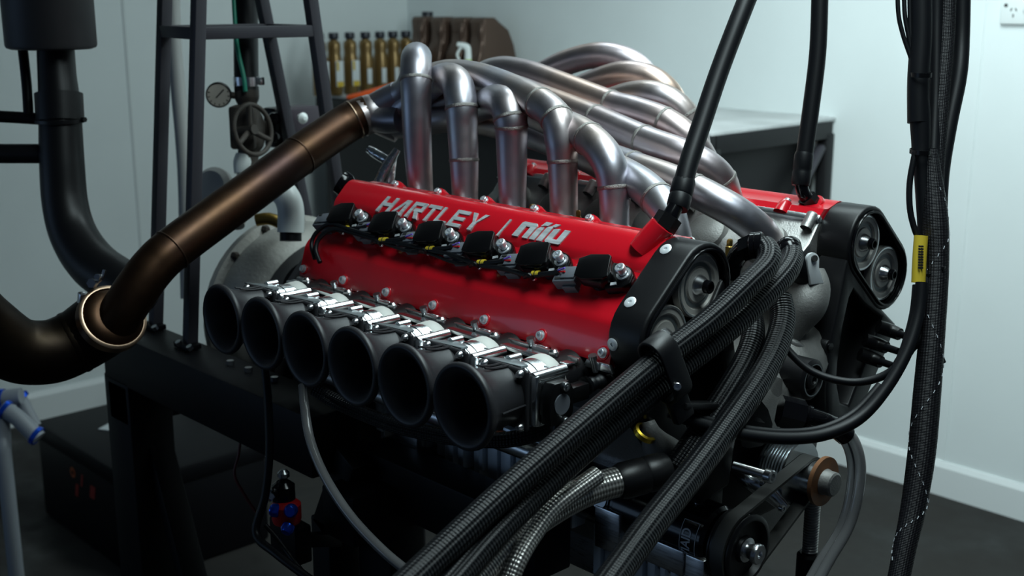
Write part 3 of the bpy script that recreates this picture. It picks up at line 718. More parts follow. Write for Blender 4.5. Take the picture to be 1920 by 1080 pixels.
# curved lettering on the pump: text wrapped on the cylinder
def text_mesh(body, size):
    cu = bpy.data.curves.new('lettering', 'FONT'); cu.body = body; cu.size = size; cu.align_x = 'CENTER'; cu.align_y = 'CENTER'; cu.offset = size*.02
    o = bpy.data.objects.new('lettering', cu); COL.objects.link(o)
    bpy.context.view_layer.update()
    me = bpy.data.meshes.new_from_object(o.evaluated_get(bpy.context.evaluated_depsgraph_get()))
    bpy.data.objects.remove(o); return me
me = text_mesh('AVIAID', .0195)
R_ = .0446
for v in me.vertices:
    tx, ty = v.co.x, v.co.y
    al = math.radians(184)-tx*.80/R_            # reads upward around the barrel
    v.co = Vector((.366-ty, PY+R_*math.cos(al), PZ+R_*math.sin(al)))
me.materials.clear(); me.materials.append(MATS['print_white'])
link('lettering', me, pb)
fr_ = []
for s0, s1, t0, t1 in ((-.044, .044, .0098, .0106), (-.044, .044, -.0145, -.0137), (.0432, .044, -.0145, .0106)):
    m = MB(); n_ = 16; g = []
    for j in range(n_+1):
        tx = s0+(s1-s0)*j/n_; al = math.radians(184)-tx*.80/R_
        for ty in (t0, t1): g.append(Vector((.366-ty, PY+R_*math.cos(al), PZ+R_*math.sin(al))))
    m.add(g, [(2*j, 2*j+1, 2*j+3, 2*j+2) for j in range(n_)]); m.obj('lettering_border', 'print_white', pb)
pl = MB().lathe([(.012, 0), (.044, 0), (.0465, .002), (.0465, .004), (.0455, .005), (.0455, .030), (.0465, .031), (.0465, .033), (.044, .035), (.039, .035), (.036, .026), (.018, .026), (.016, .030), (0, .030)], (.398, PY, PZ), (1, 0, 0), 44).obj('drive_pulley', 'black_satin', pump, ang=40)
MB().lathe([(.016, .026), (.016, .032), (.010, .033), (.010, .043), (.0135, .044), (.0135, .049), (.012, .051), (.005, .051), (.005, .048), (0, .048)], (.398, PY, PZ), (1, 0, 0), 24).obj('pulley_bolt', 'steel', pl)
# belt
C1, r1 = Vector((YC, CZ)), .0243; C2, r2 = Vector((PY, PZ)), .0462
dv = C2-C1; D = dv.length; al = math.atan2(dv.y, dv.x); be = math.acos((r1-r2)/D)
def arc(c, r, a0, a1, n): return [(c.x+r*math.cos(a0+(a1-a0)*j/n), c.y+r*math.sin(a0+(a1-a0)*j/n)) for j in range(n+1)]
def loop(e): return arc(C1, r1+e, al+be, al+2*PI-be, 18)+arc(C2, r2+e, al-be, al+be, 26)
tag(MB().ringprism(loop(.004), loop(.0002), lambda a, b, d: (d, a, b), .4085, .4275).obj('drive_belt', 'belt', ang=50), 'flat black rubber belt running from the crank pulley to the oil pump', 'belt')
# ================================================================== EXHAUST HEADERS
def ring(P, t, r, wd=.0030, m='weld', parent=None, name='weld_bead'):
    """bead around a sampled path at index fraction t"""
    i = max(1, min(len(P)-2, int(t))); c = Vector(P[i][:3]); d = (Vector(P[i+1][:3])-Vector(P[i-1][:3])).normalized()
    rr = P[i][3]
    MB().lathe([(rr-.001, -wd), (rr+.0008, -wd*.8), (rr+.0014, 0), (rr+.0008, wd*.8), (rr-.001, wd)], c, d, 24).obj(name, m, parent)
def pipe(root, pts, beads, m='header_steel', name='primary_pipe'):
    W = px(pts); K = 8
    o = MB().tube(W, .02, 22, K).obj(name, m, root, ang=60)
    S = spline(W, K)
    for b in beads: ring(S, b*K, 0, parent=o)
    return o
near = thing('exhaust_header', 'near bank of six steel exhaust pipes rising behind the lettered red cover', 'exhaust header', (0, -.03, 1.23), 'tubular exhaust headers')
fars = thing('exhaust_header', 'far bank of six steel exhaust pipes arching from the cover nearest the wall', 'exhaust header', (0, .15, 1.23), 'tubular exhaust headers')
a, b, c_ = .0205, .0238, .0252
NP = [
 ([(793, 420, 1.945, a), (789, 360, 1.945, a), (784, 290, 1.935, .0225), (781, 215, 1.92, b), (780, 150, 1.915, c_), (780, 117, 1.935, c_), (781, 108, 1.985, c_), (779, 125, 2.04, b), (765, 165, 2.09, b), (735, 185, 2.12, b)], [4.05]),
 ([(873, 430, 1.872, a), (872, 370, 1.872, a), (870, 300, 1.868, .0225), (867, 240, 1.862, b), (865, 197, 1.858, c_), (858, 160, 1.875, c_), (842, 147, 1.925, c_), (818, 152, 2.0, b), (785, 180, 2.08, b), (740, 215, 2.125, b)], [2.1, 3.95]),
 ([(961, 440, 1.80, a), (961, 380, 1.80, a), (960, 310, 1.797, .0225), (959, 255, 1.79, b), (957, 222, 1.785, c_), (948, 196, 1.80, c_), (930, 188, 1.85, c_), (900, 200, 1.93, b), (850, 220, 2.04, b), (745, 235, 2.13, b)], [3.6, 4.05]),
 ([(1057, 450, 1.725, a), (1057, 380, 1.725, a), (1055, 310, 1.722, .0215), (1052, 262, 1.718, b), (1043, 222, 1.725, b), (1012, 194, 1.76, b), (960, 168, 1.83, b), (900, 146, 1.92, b), (850, 138, 2.0, b), (812, 145, 2.07, b), (770, 170, 2.12, b)], [2.2, 4.1, 5]),
 ([(1152, 470, 1.65, a), (1152, 400, 1.65, a), (1150, 352, 1.648, .0215), (1143, 310, 1.65, b), (1121, 275, 1.67, b), (1085, 248, 1.72, b), (1040, 228, 1.79, b), (980, 205, 1.88, b), (900, 185, 2.0, b), (800, 195, 2.12, b)], [2, 4.6]),
 ([(1272, 470, 1.577, a), (1265, 430, 1.577, a), (1249, 395, 1.59, b), (1225, 366, 1.615, b), (1190, 338, 1.66, b), (1140, 312, 1.73, b), (1060, 275, 1.86, b), (960, 240, 1.99, b), (840, 215, 2.12, b)], [2.8]),
]
for P, B in NP: pipe(near, P, B, 'header_steel')
FP = [
 ([(1245, 330, 2.13, a), (1240, 250, 2.15, a), (1228, 180, 2.17, b), (1200, 130, 2.18, b), (1160, 108, 2.19, b), (1115, 104, 2.21, b), (1060, 118, 2.25, b), (1000, 145, 2.29, b), (900, 175, 2.33, b)], [1.5], 'header_straw'),
 ([(1290, 340, 2.06, a), (1284, 270, 2.07, a), (1270, 210, 2.08, b), (1246, 167, 2.08, b), (1210, 144, 2.09, b), (1165, 140, 2.11, b), (1115, 155, 2.15, b), (1060, 178, 2.19, b), (960, 205, 2.26, b)], [1.4], 'header_straw'),
 ([(1320, 350, 1.99, a), (1312, 290, 1.99, a), (1298, 240, 1.99, b), (1270, 200, 1.99, b), (1232, 180, 2.0, b), (1190, 178, 2.03, b), (1140, 192, 2.08, b), (1060, 220, 2.15, b)], [2.5], 'header_steel'),
 ([(1345, 430, 1.915, a), (1335, 350, 1.905, a), (1318, 300, 1.895, b), (1288, 258, 1.89, b), (1245, 228, 1.905, b), (1190, 208, 1.945, b), (1145, 196, 1.98, b), (1050, 160, 2.06, b), (985, 137, 2.12, b), (935, 131, 2.17, b), (893, 148, 2.24, b), (830, 190, 2.3, b)], [4, 6, 10], 'header_straw'),
 ([(1390, 470, 1.83, a), (1380, 420, 1.82, a), (1367, 372, 1.805, a), (1350, 335, 1.79, b), (1318, 307, 1.785, b), (1270, 286, 1.80, b), (1207, 263, 1.85, b), (1117, 224, 1.94, b), (1020, 186, 2.04, b), (950, 162, 2.11, b), (895, 158, 2.17, b), (830, 185, 2.25, b)], [2.9, 6, 7], 'header_straw'),
 ([(1478, 540, 1.76, a), (1462, 490, 1.735, a), (1430, 440, 1.70, b), (1385, 402, 1.685, b), (1340, 376, 1.69, b), (1302, 357, 1.705, b), (1250, 335, 1.74, b), (1195, 316, 1.79, b), (1130, 292, 1.87, b), (1030, 258, 1.98, b), (900, 225, 2.12, b)], [5, 7.2], 'header_steel'),
]
for P, B, mm in FP: pipe(fars, P, B, mm)
# merge collector (near header) and its outlet
MB().tube(px([(748, 178, 2.11, .025), (725, 190, 2.12, .026), (700, 205, 2.13, .027), (682, 214, 2.13, .026)]), .025, 20, 5).obj('collector_leg', 'header_steel', near, ang=60)
MB().tube(px([(752, 224, 2.10, .023), (725, 224, 2.115, .025), (700, 218, 2.125, .027), (682, 216, 2.13, .026)]), .025, 20, 5).obj('collector_leg', 'header_steel', near, ang=60)
MB().tube(px([(750, 245, 2.14, .023), (725, 232, 2.14, .025), (700, 218, 2.135, .027)]), .025, 20, 5).obj('collector_leg', 'header_steel', near, ang=60)
MB().tube(px([(715, 206, 2.13, .030), (702, 211, 2.13, .034), (690, 215, 2.13, .0345), (675, 221, 2.125, .0345)]), .03, 24, 5).obj('collector_cone', 'header_steel', near, ang=60)

# ================================================================== BRONZE TAILPIPE, CLAMP AND DUCTS
tp = thing('tailpipe', 'long bronze heat-tinted exhaust tube slanting down to the clamp at left', 'exhaust pipe', AD(235, 575, 1.86))
TPP = [(690, 214, 2.13), (664, 224, 2.125), (640, 238, 2.115), (610, 258, 2.09), (560, 293, 2.05), (450, 374, 1.97), (330, 462, 1.89), (290, 498, 1.87), (258, 540, 1.86), (232, 580, 1.86), (212, 610, 1.87)]
W = px([q+(.0345,) for q in TPP])
o = MB().tube(W, .034, 28, 8).obj('tube', 'bronze_tint', tp, ang=60); S = spline(W, 8)
for t_ in (1.0, 4.1, 6.2): ring(S, t_*8, 0, .002, 'clamp_bronze' if t_ < 2 else 'bronze_tint', o, 'weld_seam')
dk = thing('exhaust_duct', 'wide sooty exhaust duct curving out of the left edge from the clamp', 'exhaust pipe', AD(150, 640, 1.9))
W = px([(-520, 330, 1.50, .050), (-250, 450, 1.62, .050), (-90, 560, 1.74, .050), (-30, 612, 1.79, .050), (30, 655, 1.83, .050), (90, 660, 1.86, .050), (140, 642, 1.88, .050), (178, 618, 1.885, .052), (206, 598, 1.885, .052)])
o = MB().tube(W, .05, 30, 8).obj('tube', 'sooty_pipe', dk, ang=60); S = spline(W, 8)
ring(S, 6.1*8, 0, .005, 'sooty_pipe', o, 'collar')
vb = thing('band_clamp', 'copper-coloured band clamp with bolt around the joint of the bronze tailpipe', 'clamp', AD(210, 598, 1.87))
cc = AD(209, 598, 1.865); axv = (AD(258, 540, 1.86)-AD(196, 606, 1.885)).normalized(); axv = (axv + (CAM-cc).normalized()*.9).normalized()
MB().lathe([(.050, -.010), (.0535, -.008), (.050, 0), (.0535, .008), (.050, .010), (.048, .010), (.048, -.010), (.050, -.010)], cc, axv, 40).obj('clamp_band', 'clamp_bronze', vb)
MB().lathe([(.0485, .004), (.044, .012), (.030, .018), (0, .018)], cc, axv, 36).obj('flange_face', 'bronze_tint', vb)
p = AD(178, 530, 1.86)
MB().tube(px([(174, 534, 1.86), (190, 522, 1.855), (196, 506, 1.855)]), .003, 8, 3).obj('clamp_bolt', 'steel', vb)
hexnut(MB(), AD(176, 531, 1.855), (.6, -.7, .2), .0075, .010).obj('clamp_nut', 'steel', vb)
hexnut(MB(), AD(187, 519, 1.855), (.6, -.7, .2), .005, .010).obj('clamp_nut', 'steel', vb)
MB().box(AD(154, 565, 1.86), (.012, .012, .030), Matrix.Rotation(.3, 3, 'Y')).obj('clamp_lug', 'steel', vb, bevel=.002)

mf = thing('muffler', 'dark grey cylindrical muffler and down-pipe hanging at the top left corner', 'muffler', AD(97, 95, 2.2))
p = AD(97, 92, 2.2)
MB().lathe([(0, 0), (.070, 0), (.078, .003), (.080, .008), (.080, .40), (0, .40)], p, (0, 0, 1), 40).obj('muffler_can', 'muffler_grey', mf)
W = px([(104, 85, 2.2, .033), (107, 140, 2.2, .034), (112, 200, 2.2, .037), (116, 300, 2.2, .0395), (122, 380, 2.2, .0405), (138, 440, 2.19, .042), (172, 492, 2.16, .044), (215, 525, 2.12, .044), (262, 552, 2.08, .043)])
dp_ = MB().tube(W, .04, 28, 8).obj('down_pipe', 'black_satin', mf, ang=60)
MB().tube(px([(110, 176, 2.2), (113, 228, 2.2)]), .0425, 28, 1).obj('pipe_sleeve', 'black_satin', dp_, ang=50)
MB().lathe([(.0425, -.004), (.045, -.003), (.045, .003), (.0425, .004)], AD(113, 226, 2.2), (0, 0, 1), 28).obj('sleeve_clamp', 'black_satin', dp_)
hexnut(MB(), AD(154, 224, 2.19), (1, .3, 0), .005, .008).obj('clamp_bolt', 'black_satin', dp_)
MB().tube(px([(43, 95, 2.2), (50, 160, 2.2), (54, 225, 2.2)]), .009, 10, 4).obj('hanger_strut', 'black_frame', mf)
MB().tube(px([(-400, 200, 2.2), (30, 220, 2.2), (75, 226, 2.2)]), .011, 10, 4).obj('hanger_arm', 'black_frame', mf)
MB().tube(px([(-420, 288, 2.2), (95, 288, 2.2)]), .018, 14, 1).obj('support_tube', 'black_satin', mf, ang=50)

# ================================================================== COIL WIRING
wr = thing('wiring_harness', 'thin black coil wiring loom lying across the red cover under the coils', 'wiring', BP(800, 470, .05))
def bp(L, r): 
    out = []
    for q in L: p = BP(q[0], q[1], q[2]+.009); out.append((p.x, p.y, p.z, r if len(q) < 4 else q[3]))
    return out
MB().tube(bp([(600, 492, .04), (592, 468, .05), (600, 445, .057), (625, 430, .06), (660, 436, .058), (708, 450, .056), (760, 459, .056), (808, 470, .056), (850, 479, .056), (896, 496, .055), (940, 503, .056), (992, 517, .055)], .0036), .0036, 10, 6).obj('loom_cable', 'black_rubber', wr)
MB().tube(bp([(590, 485, .042), (584, 458, .05), (594, 435, .058), (620, 420, .062), (655, 430, .061), (706, 444, .058)], .0032), .003, 10, 6).obj('loom_cable', 'black_rubber', wr)
MB().tube(bp([(710, 452, .054), (760, 470, .054), (800, 474, .054), (850, 492, .052), (890, 495, .054)], .0024), .002, 8, 6).obj('loom_cable', 'black_rubber', wr)
for (x_, y_) in ((645, 428), (718, 450), (806, 466), (902, 492), (1004, 513)):
    L = bp([(x_-13, y_+3, .056), (x_+30, y_, .058), (x_+44, y_-4, .060)], .0038)
    br = MB().tube(L, .0038, 10, 4).obj('branch', 'black_rubber', wr)
    MB().tube(bp([(x_-5, y_+1.2, .0565), (x_+8, y_+.6, .0567)], .0047), .0047, 10, 1).obj('marker_sleeve', 'yellow', br)
    MB().tube(bp([(x_+1, y_+1, .0565), (x_+2.5, y_+1, .0567)], .0049), .0049, 10, 1).obj('marker_print', 'print_dark', br)
    MB().tube(bp([(x_+40, y_-3, .059), (x_+55, y_-4, .062)], .0013), .0013, 6, 2).obj('red_wire', 'red_plastic', br)
    MB().tube(bp([(x_+40, y_-5, .061), (x_+55, y_-11, .064)], .0013), .0013, 6, 2).obj('violet_wire', 'violet_wire', br)
    MB().tube(bp([(x_-20, y_+6, .052), (x_-12, y_+3, .060), (x_-4, y_+8, .053)], .0032), .003, 8, 4).obj('cable_tie', 'black_plastic', br)
    capscrew(MB(), BP(x_-1, y_+9, .058), BN, .0045, .006).obj('clip_screw', 'steel', br)

# ================================================================== HOSES
HG = 'black braided hoses across the front of the engine'
def hose(name, label, pts, r, m, cat='hose', group=None, n=18, k=8, fittings=()):
    t = thing(name, label, cat, AD(*pts[0][:3]), group)
    pts = [tuple(q) for q in pts]
    def ext(p, q): return tuple(p[i]+(p[i]-q[i])*2.6 for i in range(3))+tuple(p[3:])
    if pts[-1][1] > 1080 or pts[-1][1] < 0: pts = pts+[ext(pts[-1], pts[-2])]
    if pts[0][1] > 1080 or pts[0][1] < 0: pts = [ext(pts[0], pts[1])]+pts
    o = MB().tube(px([q[:3]+(q[3] if len(q) > 3 else r,) for q in pts]), r, n, k).obj('hose_body', m, t, ang=60)
    return t
def collar(t, a_, b_, r, m='black_gloss', name='hose_end', n=18, prof=None):
    p, q = AD(*a_), AD(*b_); L = (q-p).length
    pr = prof or [(0, 0), (r*.9, 0), (r, L*.1), (r, L*.4), (r*.94, L*.45), (r, L*.5), (r, L*.9), (r*.9, L), (0, L)]
    return MB().lathe(pr, p, q-p, n).obj(name, m, t)
r_ = .0142
h1 = hose('braided_hose', 'upper black braided hose slanting from the elbow by the far head through the clamp', [(1432, 462, 1.47), (1442, 478, 1.455), (1436, 500, 1.44), (1405, 532, 1.42), (1330, 602, 1.385), (1240, 672, 1.345), (1100, 790, 1.27), (960, 912, 1.20), (860, 1005, 1.15), (770, 1090, 1.10)], .0150, 'black_braid', group=HG)
collar(h1, (1408, 462, 1.475), (1432, 460, 1.468), .017)
MB().tube(px([(1372, 520, 1.52, .012), (1378, 490, 1.51, .012), (1395, 468, 1.49, .013), (1420, 458, 1.475, .013)]), .012, 14, 5).obj('elbow', 'black_gloss', h1)
hexnut(MB(), AD(1398, 468, 1.488), (AD(1425, 456, 1.47)-AD(1398, 468, 1.488)), .0165, .02).obj('hose_nut', 'black_gloss', h1)
h2 = hose('braided_hose', 'black braided hose directly below the upper one, from the water outlet neck through the clamp', [(1480, 468, 1.53), (1484, 486, 1.51), (1470, 515, 1.485), (1420, 568, 1.45), (1350, 630, 1.415), (1260, 702, 1.375), (1130, 812, 1.31), (1010, 920, 1.24), (920, 1010, 1.18), (850, 1090, 1.13)], .0150, 'black_braid', group=HG)
collar(h2, (1478, 458, 1.535), (1482, 478, 1.52), .0158)
h3 = hose('braided_hose', 'black braided hose curving down in front of the timing belt towards the pump', [(1462, 560, 1.56), (1468, 600, 1.54), (1455, 650, 1.51), (1425, 710, 1.47), (1370, 790, 1.41), (1300, 885, 1.34), (1220, 985, 1.27), (1140, 1095, 1.20)], .0165, 'black_braid', group=HG)
h4 = hose('braided_hose', 'black braided hose inside the bend, nearest the clamp bracket', [(1408, 590, 1.55), (1412, 630, 1.52), (1395, 680, 1.49), (1360, 740, 1.45), (1310, 815, 1.42), (1265, 880, 1.40)], .0150, 'black_braid', group=HG)
# steel braided hoses
s1 = hose('steel_braided_hose', 'thick silver braided hose coming from the black pump fitting', [(1195, 898, 1.36), (1150, 905, 1.345), (1090, 925, 1.325), (1020, 965, 1.29), (950, 1020, 1.25), (880, 1095, 1.20)], .0170, 'steel_braid', group='silver braided hoses')
collar(s1, (1250, 880, 1.37), (1158, 904, 1.347), .021, 'black_satin')
s2 = hose('steel_braided_hose', 'thin silver braided hose under the two black ones at the bottom edge', [(1120, 890, 1.30), (1040, 950, 1.27), (1000, 1000, 1.25), (970, 1050, 1.23), (950, 1100, 1.22)], .0105, 'steel_braid', group='silver braided hoses')
s3 = hose('steel_braided_hose', 'silver braided hose showing between the two black hoses near the bottom edge', [(1060, 830, 1.33), (960, 930, 1.255), (880, 1005, 1.20), (790, 1090, 1.15)], .0120, 'steel_braid', group='silver braided hoses')
# hose clamp
hc = thing('hose_clamp', 'wide black two-piece clamp block holding the pair of braided hoses', 'clamp', AD(1245, 690, 1.35))
c = AD(1247, 690, 1.345); hd = (AD(1330, 602, 1.385)-AD(1240, 672, 1.345)).normalized(); dn = (AD(1275, 745, 1.37)-AD(1235, 655, 1.345)).normalized(); dn = (dn-hd*dn.dot(hd)).normalized(); nn = hd.cross(dn)
def stad2(h, r, n=10): return [(h+r*math.cos(-PI/2+PI*j/n), r*math.sin(-PI/2+PI*j/n)) for j in range(n+1)]+[(-h+r*math.cos(PI/2+PI*j/n), r*math.sin(PI/2+PI*j/n)) for j in range(n+1)]
MB().ringprism(stad2(.022, .0195), stad2(.022, .0152), lambda a, b, d: c+dn*a+nn*b+hd*d, -.014, .014).obj('clamp_block', 'black_satin', hc, bevel=.001, ang=50)
MB().box(c+dn*.052, (.028, .034, .012), Matrix((hd, dn, nn)).transposed()).obj('clamp_tongue', 'black_satin', hc, bevel=.003)
capscrew(MB(), AD(1270, 725, 1.33), (CAM-c), .0045, .004).obj('clamp_screw', 'steel', hc)
MB().bar(c+dn*.05, c+dn*.06+Vector((-.02, .10, -.02)), .02, .008).obj('clamp_bracket', 'black_satin', hc, bevel=.002)
# breather hoses
b1 = hose('breather_hose', 'thick smooth black hose rising steeply from the lettered red cover', [(1278, 360, 1.49), (1290, 310, 1.50), (1318, 225, 1.52), (1350, 130, 1.54), (1392, 20, 1.56), (1425, -60, 1.58)], .0125, 'black_rubber', group='black breather hoses')
collar(b1, (1270, 392, 1.485), (1284, 335, 1.497), .0145, 'black_rubber')
MB().tube(px([(1244, 424, 1.48, .0105), (1255, 408, 1.48, .0105), (1266, 388, 1.483, .010), (1272, 372, 1.487, .011)]), .0105, 14, 4).obj('elbow', 'black_gloss', b1)
hexnut(MB(), AD(1242, 428, 1.48), AD(1258, 403, 1.48)-AD(1242, 428, 1.48), .0165, .018).obj('hose_nut', 'black_plastic', b1)
MB().lathe([(0, 0), (.0165, 0), (.0165, .006), (.013, .007), (.013, .012), (0, .012)], AD(1236, 437, 1.48), AD(1258, 403, 1.48)-AD(1242, 428, 1.48), 18).obj('hose_collar', 'black_gloss', b1)
b2 = hose('breather_hose', 'thick smooth black hose hanging nearly upright above the far red cover', [(1503, 335, 1.73), (1507, 300, 1.73), (1521, 200, 1.73), (1533, 100, 1.73), (1537, 0, 1.73), (1538, -80, 1.73)], .0123, 'black_rubber', group='black breather hoses')
collar(b2, (1501, 348, 1.73), (1508, 286, 1.73), .0138, 'black_rubber')
MB().tube(px([(1502, 335, 1.73, .0095), (1505, 358, 1.73, .0095), (1514, 374, 1.735, .0095), (1526, 386, 1.74, .010)]), .0095, 14, 4).obj('elbow', 'black_gloss', b2)
hexnut(MB(), AD(1511, 369, 1.733), AD(1528, 388, 1.742)-AD(1511, 369, 1.733), .0135, .02).obj('hose_nut', 'black_gloss', b2)
# thin hose pair under the trumpets
for i, dy in enumerate((0, 11)):
    hose('braided_hose', ('upper' if i == 0 else 'lower')+' thin black braided hose sagging beneath the trumpets', [(588, 722+dy, 1.62), (640, 752+dy, 1.60), (720, 785+dy, 1.55), (800, 806+dy, 1.50), (880, 818+dy, 1.46), (960, 818+dy, 1.43), (1030, 800+dy, 1.42)], .0065, 'black_braid', n=12, group='thin hoses under the trumpets')
hose('clear_hose', 'clear plastic hose sweeping down from under the third trumpet', [(568, 722, 1.60), (572, 770, 1.58), (583, 830, 1.55), (610, 895, 1.52), (655, 965, 1.48), (715, 1030, 1.44), (780, 1085, 1.41)], .0062, 'clear_hose', n=14)
hose('black_cable', 'black hanging cable under the first trumpet beside the clear hose', [(497, 690, 1.74), (503, 760, 1.74), (505, 850, 1.74), (497, 930, 1.74), (480, 1000, 1.74), (520, 1040, 1.70), (600, 1100, 1.66)], .0062, 'black_rubber', 'cable', n=12)
# looping cables in front of the timing case
hose('black_cable', 'pair-like black cable looping low across the engine front to the loom', [(1255, 772, 1.40), (1300, 790, 1.40), (1380, 812, 1.41), (1470, 822, 1.42), (1545, 815, 1.43), (1610, 785, 1.44), (1660, 730, 1.45), (1700, 660, 1.46), (1722, 590, 1.47), (1728, 530, 1.475)], .0075, 'black_rubber', 'cable', n=14)
hose('black_cable', 'thinner black cable lying against the upper side of the low looping one', [(1258, 762, 1.41), (1310, 782, 1.41), (1390, 803, 1.42), (1470, 811, 1.43), (1540, 804, 1.44), (1600, 775, 1.45), (1650, 722, 1.46)], .005, 'black_rubber', 'cable', n=12)
hose('black_cable', 'short black cable sagging over the idler roller below the water outlet', [(1458, 632, 1.56), (1485, 665, 1.55), (1520, 695, 1.54), (1565, 712, 1.53), (1615, 716, 1.52), (1665, 700, 1.51), (1705, 660, 1.50), (1722, 620, 1.50)], .0052, 'black_rubber', 'cable', n=12)
f1 = thing('hose_fitting', 'black hexagon hose fitting with elbow above the crank pulley', 'fitting', AD(1480, 775, 1.5))
hexnut(MB(), AD(1462, 770, 1.50), AD(1520, 785, 1.50)-AD(1462, 770, 1.50), .0205, .030).obj('hex_nut', 'black_gloss', f1)
MB().tube(px([(1490, 775, 1.50, .011), (1525, 782, 1.50, .011), (1548, 790, 1.50, .011), (1565, 800, 1.51, .013), (1585, 815, 1.52, .014)]), .011, 14, 5).obj('elbow', 'black_gloss', f1)
MB().lathe([(.0115, 0), (.0145, .002), (.0145, .006), (.0125, .007), (.0145, .009), (.0145, .013), (.0115, .014)], AD(1500, 777, 1.50), AD(1520, 785, 1.50)-AD(1462, 770, 1.50), 18).obj('sleeve', 'black_gloss', f1)
for i, pts in enumerate(([(1575, 800, 1.52), (1600, 825, 1.52), (1613, 870, 1.52), (1608, 930, 1.52), (1590, 990, 1.52), (1555, 1050, 1.51), (1530, 1095, 1.50)], [(1572, 812, 1.53), (1590, 835, 1.53), (1599, 875, 1.53), (1594, 935, 1.53), (1575, 995, 1.53), (1542, 1048, 1.52), (1515, 1095, 1.51)])):
    hose('clear_hose', ['outer clear hose bowing past the crank pulley', 'inner clear hose bowing past the crank pulley'][i], pts, .0072, 'clear_hose', n=14, group='pair of clear hoses beside the crank')
# --- hanging loom on the right
lm = thing('cable_loom', 'thick bundle of black braided cables hanging on the right with a yellow tag', 'cable loom', AD(1700, 1080, 1.45))
LW = [
 ([(1726, -60, 1.5), (1727, 60, 1.5), (1722, 150, 1.5), (1722, 230, 1.5)], .0135, 'black_rubber'),
 ([(1727, 130, 1.5, .0115), (1722, 165, 1.5, .0125), (1725, 215, 1.5, .0130), (1727, 270, 1.5, .0118), (1726, 290, 1.5, .0115)], .012, 'black_rubber'),
 ([(1726, 280, 1.5), (1730, 350, 1.5), (1735, 430, 1.5), (1738, 520, 1.5)], .0095, 'black_rubber'),
 ([(1778, -60, 1.53), (1775, 60, 1.53), (1765, 180, 1.52), (1755, 320, 1.51), (1752, 430, 1.5), (1752, 520, 1.49), (1748, 620, 1.48), (1740, 720, 1.47), (1730, 830, 1.46), (1715, 930, 1.45), (1700, 1010, 1.44), (1685, 1095, 1.43)], .0105, 'loom_braid'),
 ([(1805, -60, 1.55), (1803, 60, 1.55), (1798, 140, 1.54), (1780, 230, 1.53), (1765, 320, 1.52), (1760, 400, 1.51)], .0105, 'black_rubber'),
 ([(1758, -60, 1.53), (1756, 40, 1.53), (1754, 180, 1.52), (1748, 330, 1.50), (1748, 430, 1.49)], .0080, 'black_rubber'),
 ([(1745, 280, 1.5, .008), (1752, 400, 1.495, .016), (1755, 500, 1.49, .0155), (1748, 620, 1.48, .0155), (1738, 740, 1.47, .0165), (1728, 850, 1.46, .0165), (1713, 950, 1.45, .0150), (1698, 1020, 1.44, .0135), (1683, 1095, 1.43, .0130)], .015, 'loom_braid'),
 ([(1683, -60, 1.5), (1684, 20, 1.5), (1693, 65, 1.5), (1708, 110, 1.5), (1716, 150, 1.5)], .0028, 'black_rubber'),
 ([(1695, -60, 1.5), (1696, 20, 1.5), (1702, 60, 1.5), (1712, 110, 1.5)], .0028, 'black_rubber'),
 ([(1705, -60, 1.5), (1706, 30, 1.5), (1708, 70, 1.5), (1716, 110, 1.5)], .0028, 'black_rubber'),
 ([(1716, 285, 1.49), (1706, 340, 1.49), (1706, 390, 1.49), (1715, 430, 1.49), (1730, 470, 1.49), (1738, 540, 1.48), (1730, 600, 1.48), (1715, 640, 1.48)], .0038, 'black_rubber'),
 ([(1722, 535, 1.48), (1716, 590, 1.475), (1700, 650, 1.47), (1680, 700, 1.46)], .0072, 'black_rubber'),
 ([(1742, 606, 1.48), (1720, 640, 1.48), (1690, 672, 1.48), (1680, 690, 1.48)], .0058, 'black_rubber'),
 ([(1746, 620, 1.49), (1752, 650, 1.49), (1760, 672, 1.49), (1764, 682, 1.49)], .0068, 'black_rubber'),
]
for L, r, m_ in LW:
    W = px([q+(r,) if len(q) == 3 else q for q in L])
    if L[-1][1] > 1080:
        e_, f_ = Vector(W[-1][:3]), Vector(W[-2][:3]); rr_ = W[-1][3]; g_ = e_+(e_-f_)*1.6; h_ = e_+(e_-f_)*4.5; W += [tuple(g_)+(rr_,), (h_.x, h_.y, max(h_.z, .3), rr_), (h_.x-.03, h_.y-.05, .10, rr_), (h_.x-.12, h_.y-.12, .02, rr_)]
    MB().tube(W, r, 14, 7).obj('cable', m_, lm, ang=60)
tagy = MB().tube(px([(1727, 442, 1.482), (1724, 485, 1.482), (1722, 530, 1.482)]), .0085, 18, 4).obj('yellow_sleeve', 'yellow', lm, ang=60)
tagy['label'] = 'yellow printed identification sleeve'
for i, x_ in enumerate((1724.5, 1729.5)):
    for j in range(9):
        MB().box(AD(x_-.05*j*2, 462+j*5.0, 1.4715), (.0028, .0012, .0022)).obj('sleeve_print', 'print_dark', tagy)
for y_, x0_, x1_ in ((140, 1708, 1745), (284, 1708, 1743), (512, 1712, 1766)):
    c = AD((x0_+x1_)/2, y_, 1.495); wd = (x1_-x0_)/2*1.49/F
    m = MB().lathe([(1, -.0028), (1.06, -.0028), (1.06, .0028), (1, .0028)], (0, 0, 0), (0, 0, 1), 24)
    for v in m.v: q = Vector(v); v.x, v.y = 0, 0; v += (RIGHT*q.x*wd+HFW*q.y*.017); 
    m.v = [v+c for v in m.v]; m.obj('cable_tie', 'black_plastic', lm)
MB().box(AD(1766, 506, 1.478), (.007, .007, .010)).obj('tie_head', 'black_plastic', lm, bevel=.001)
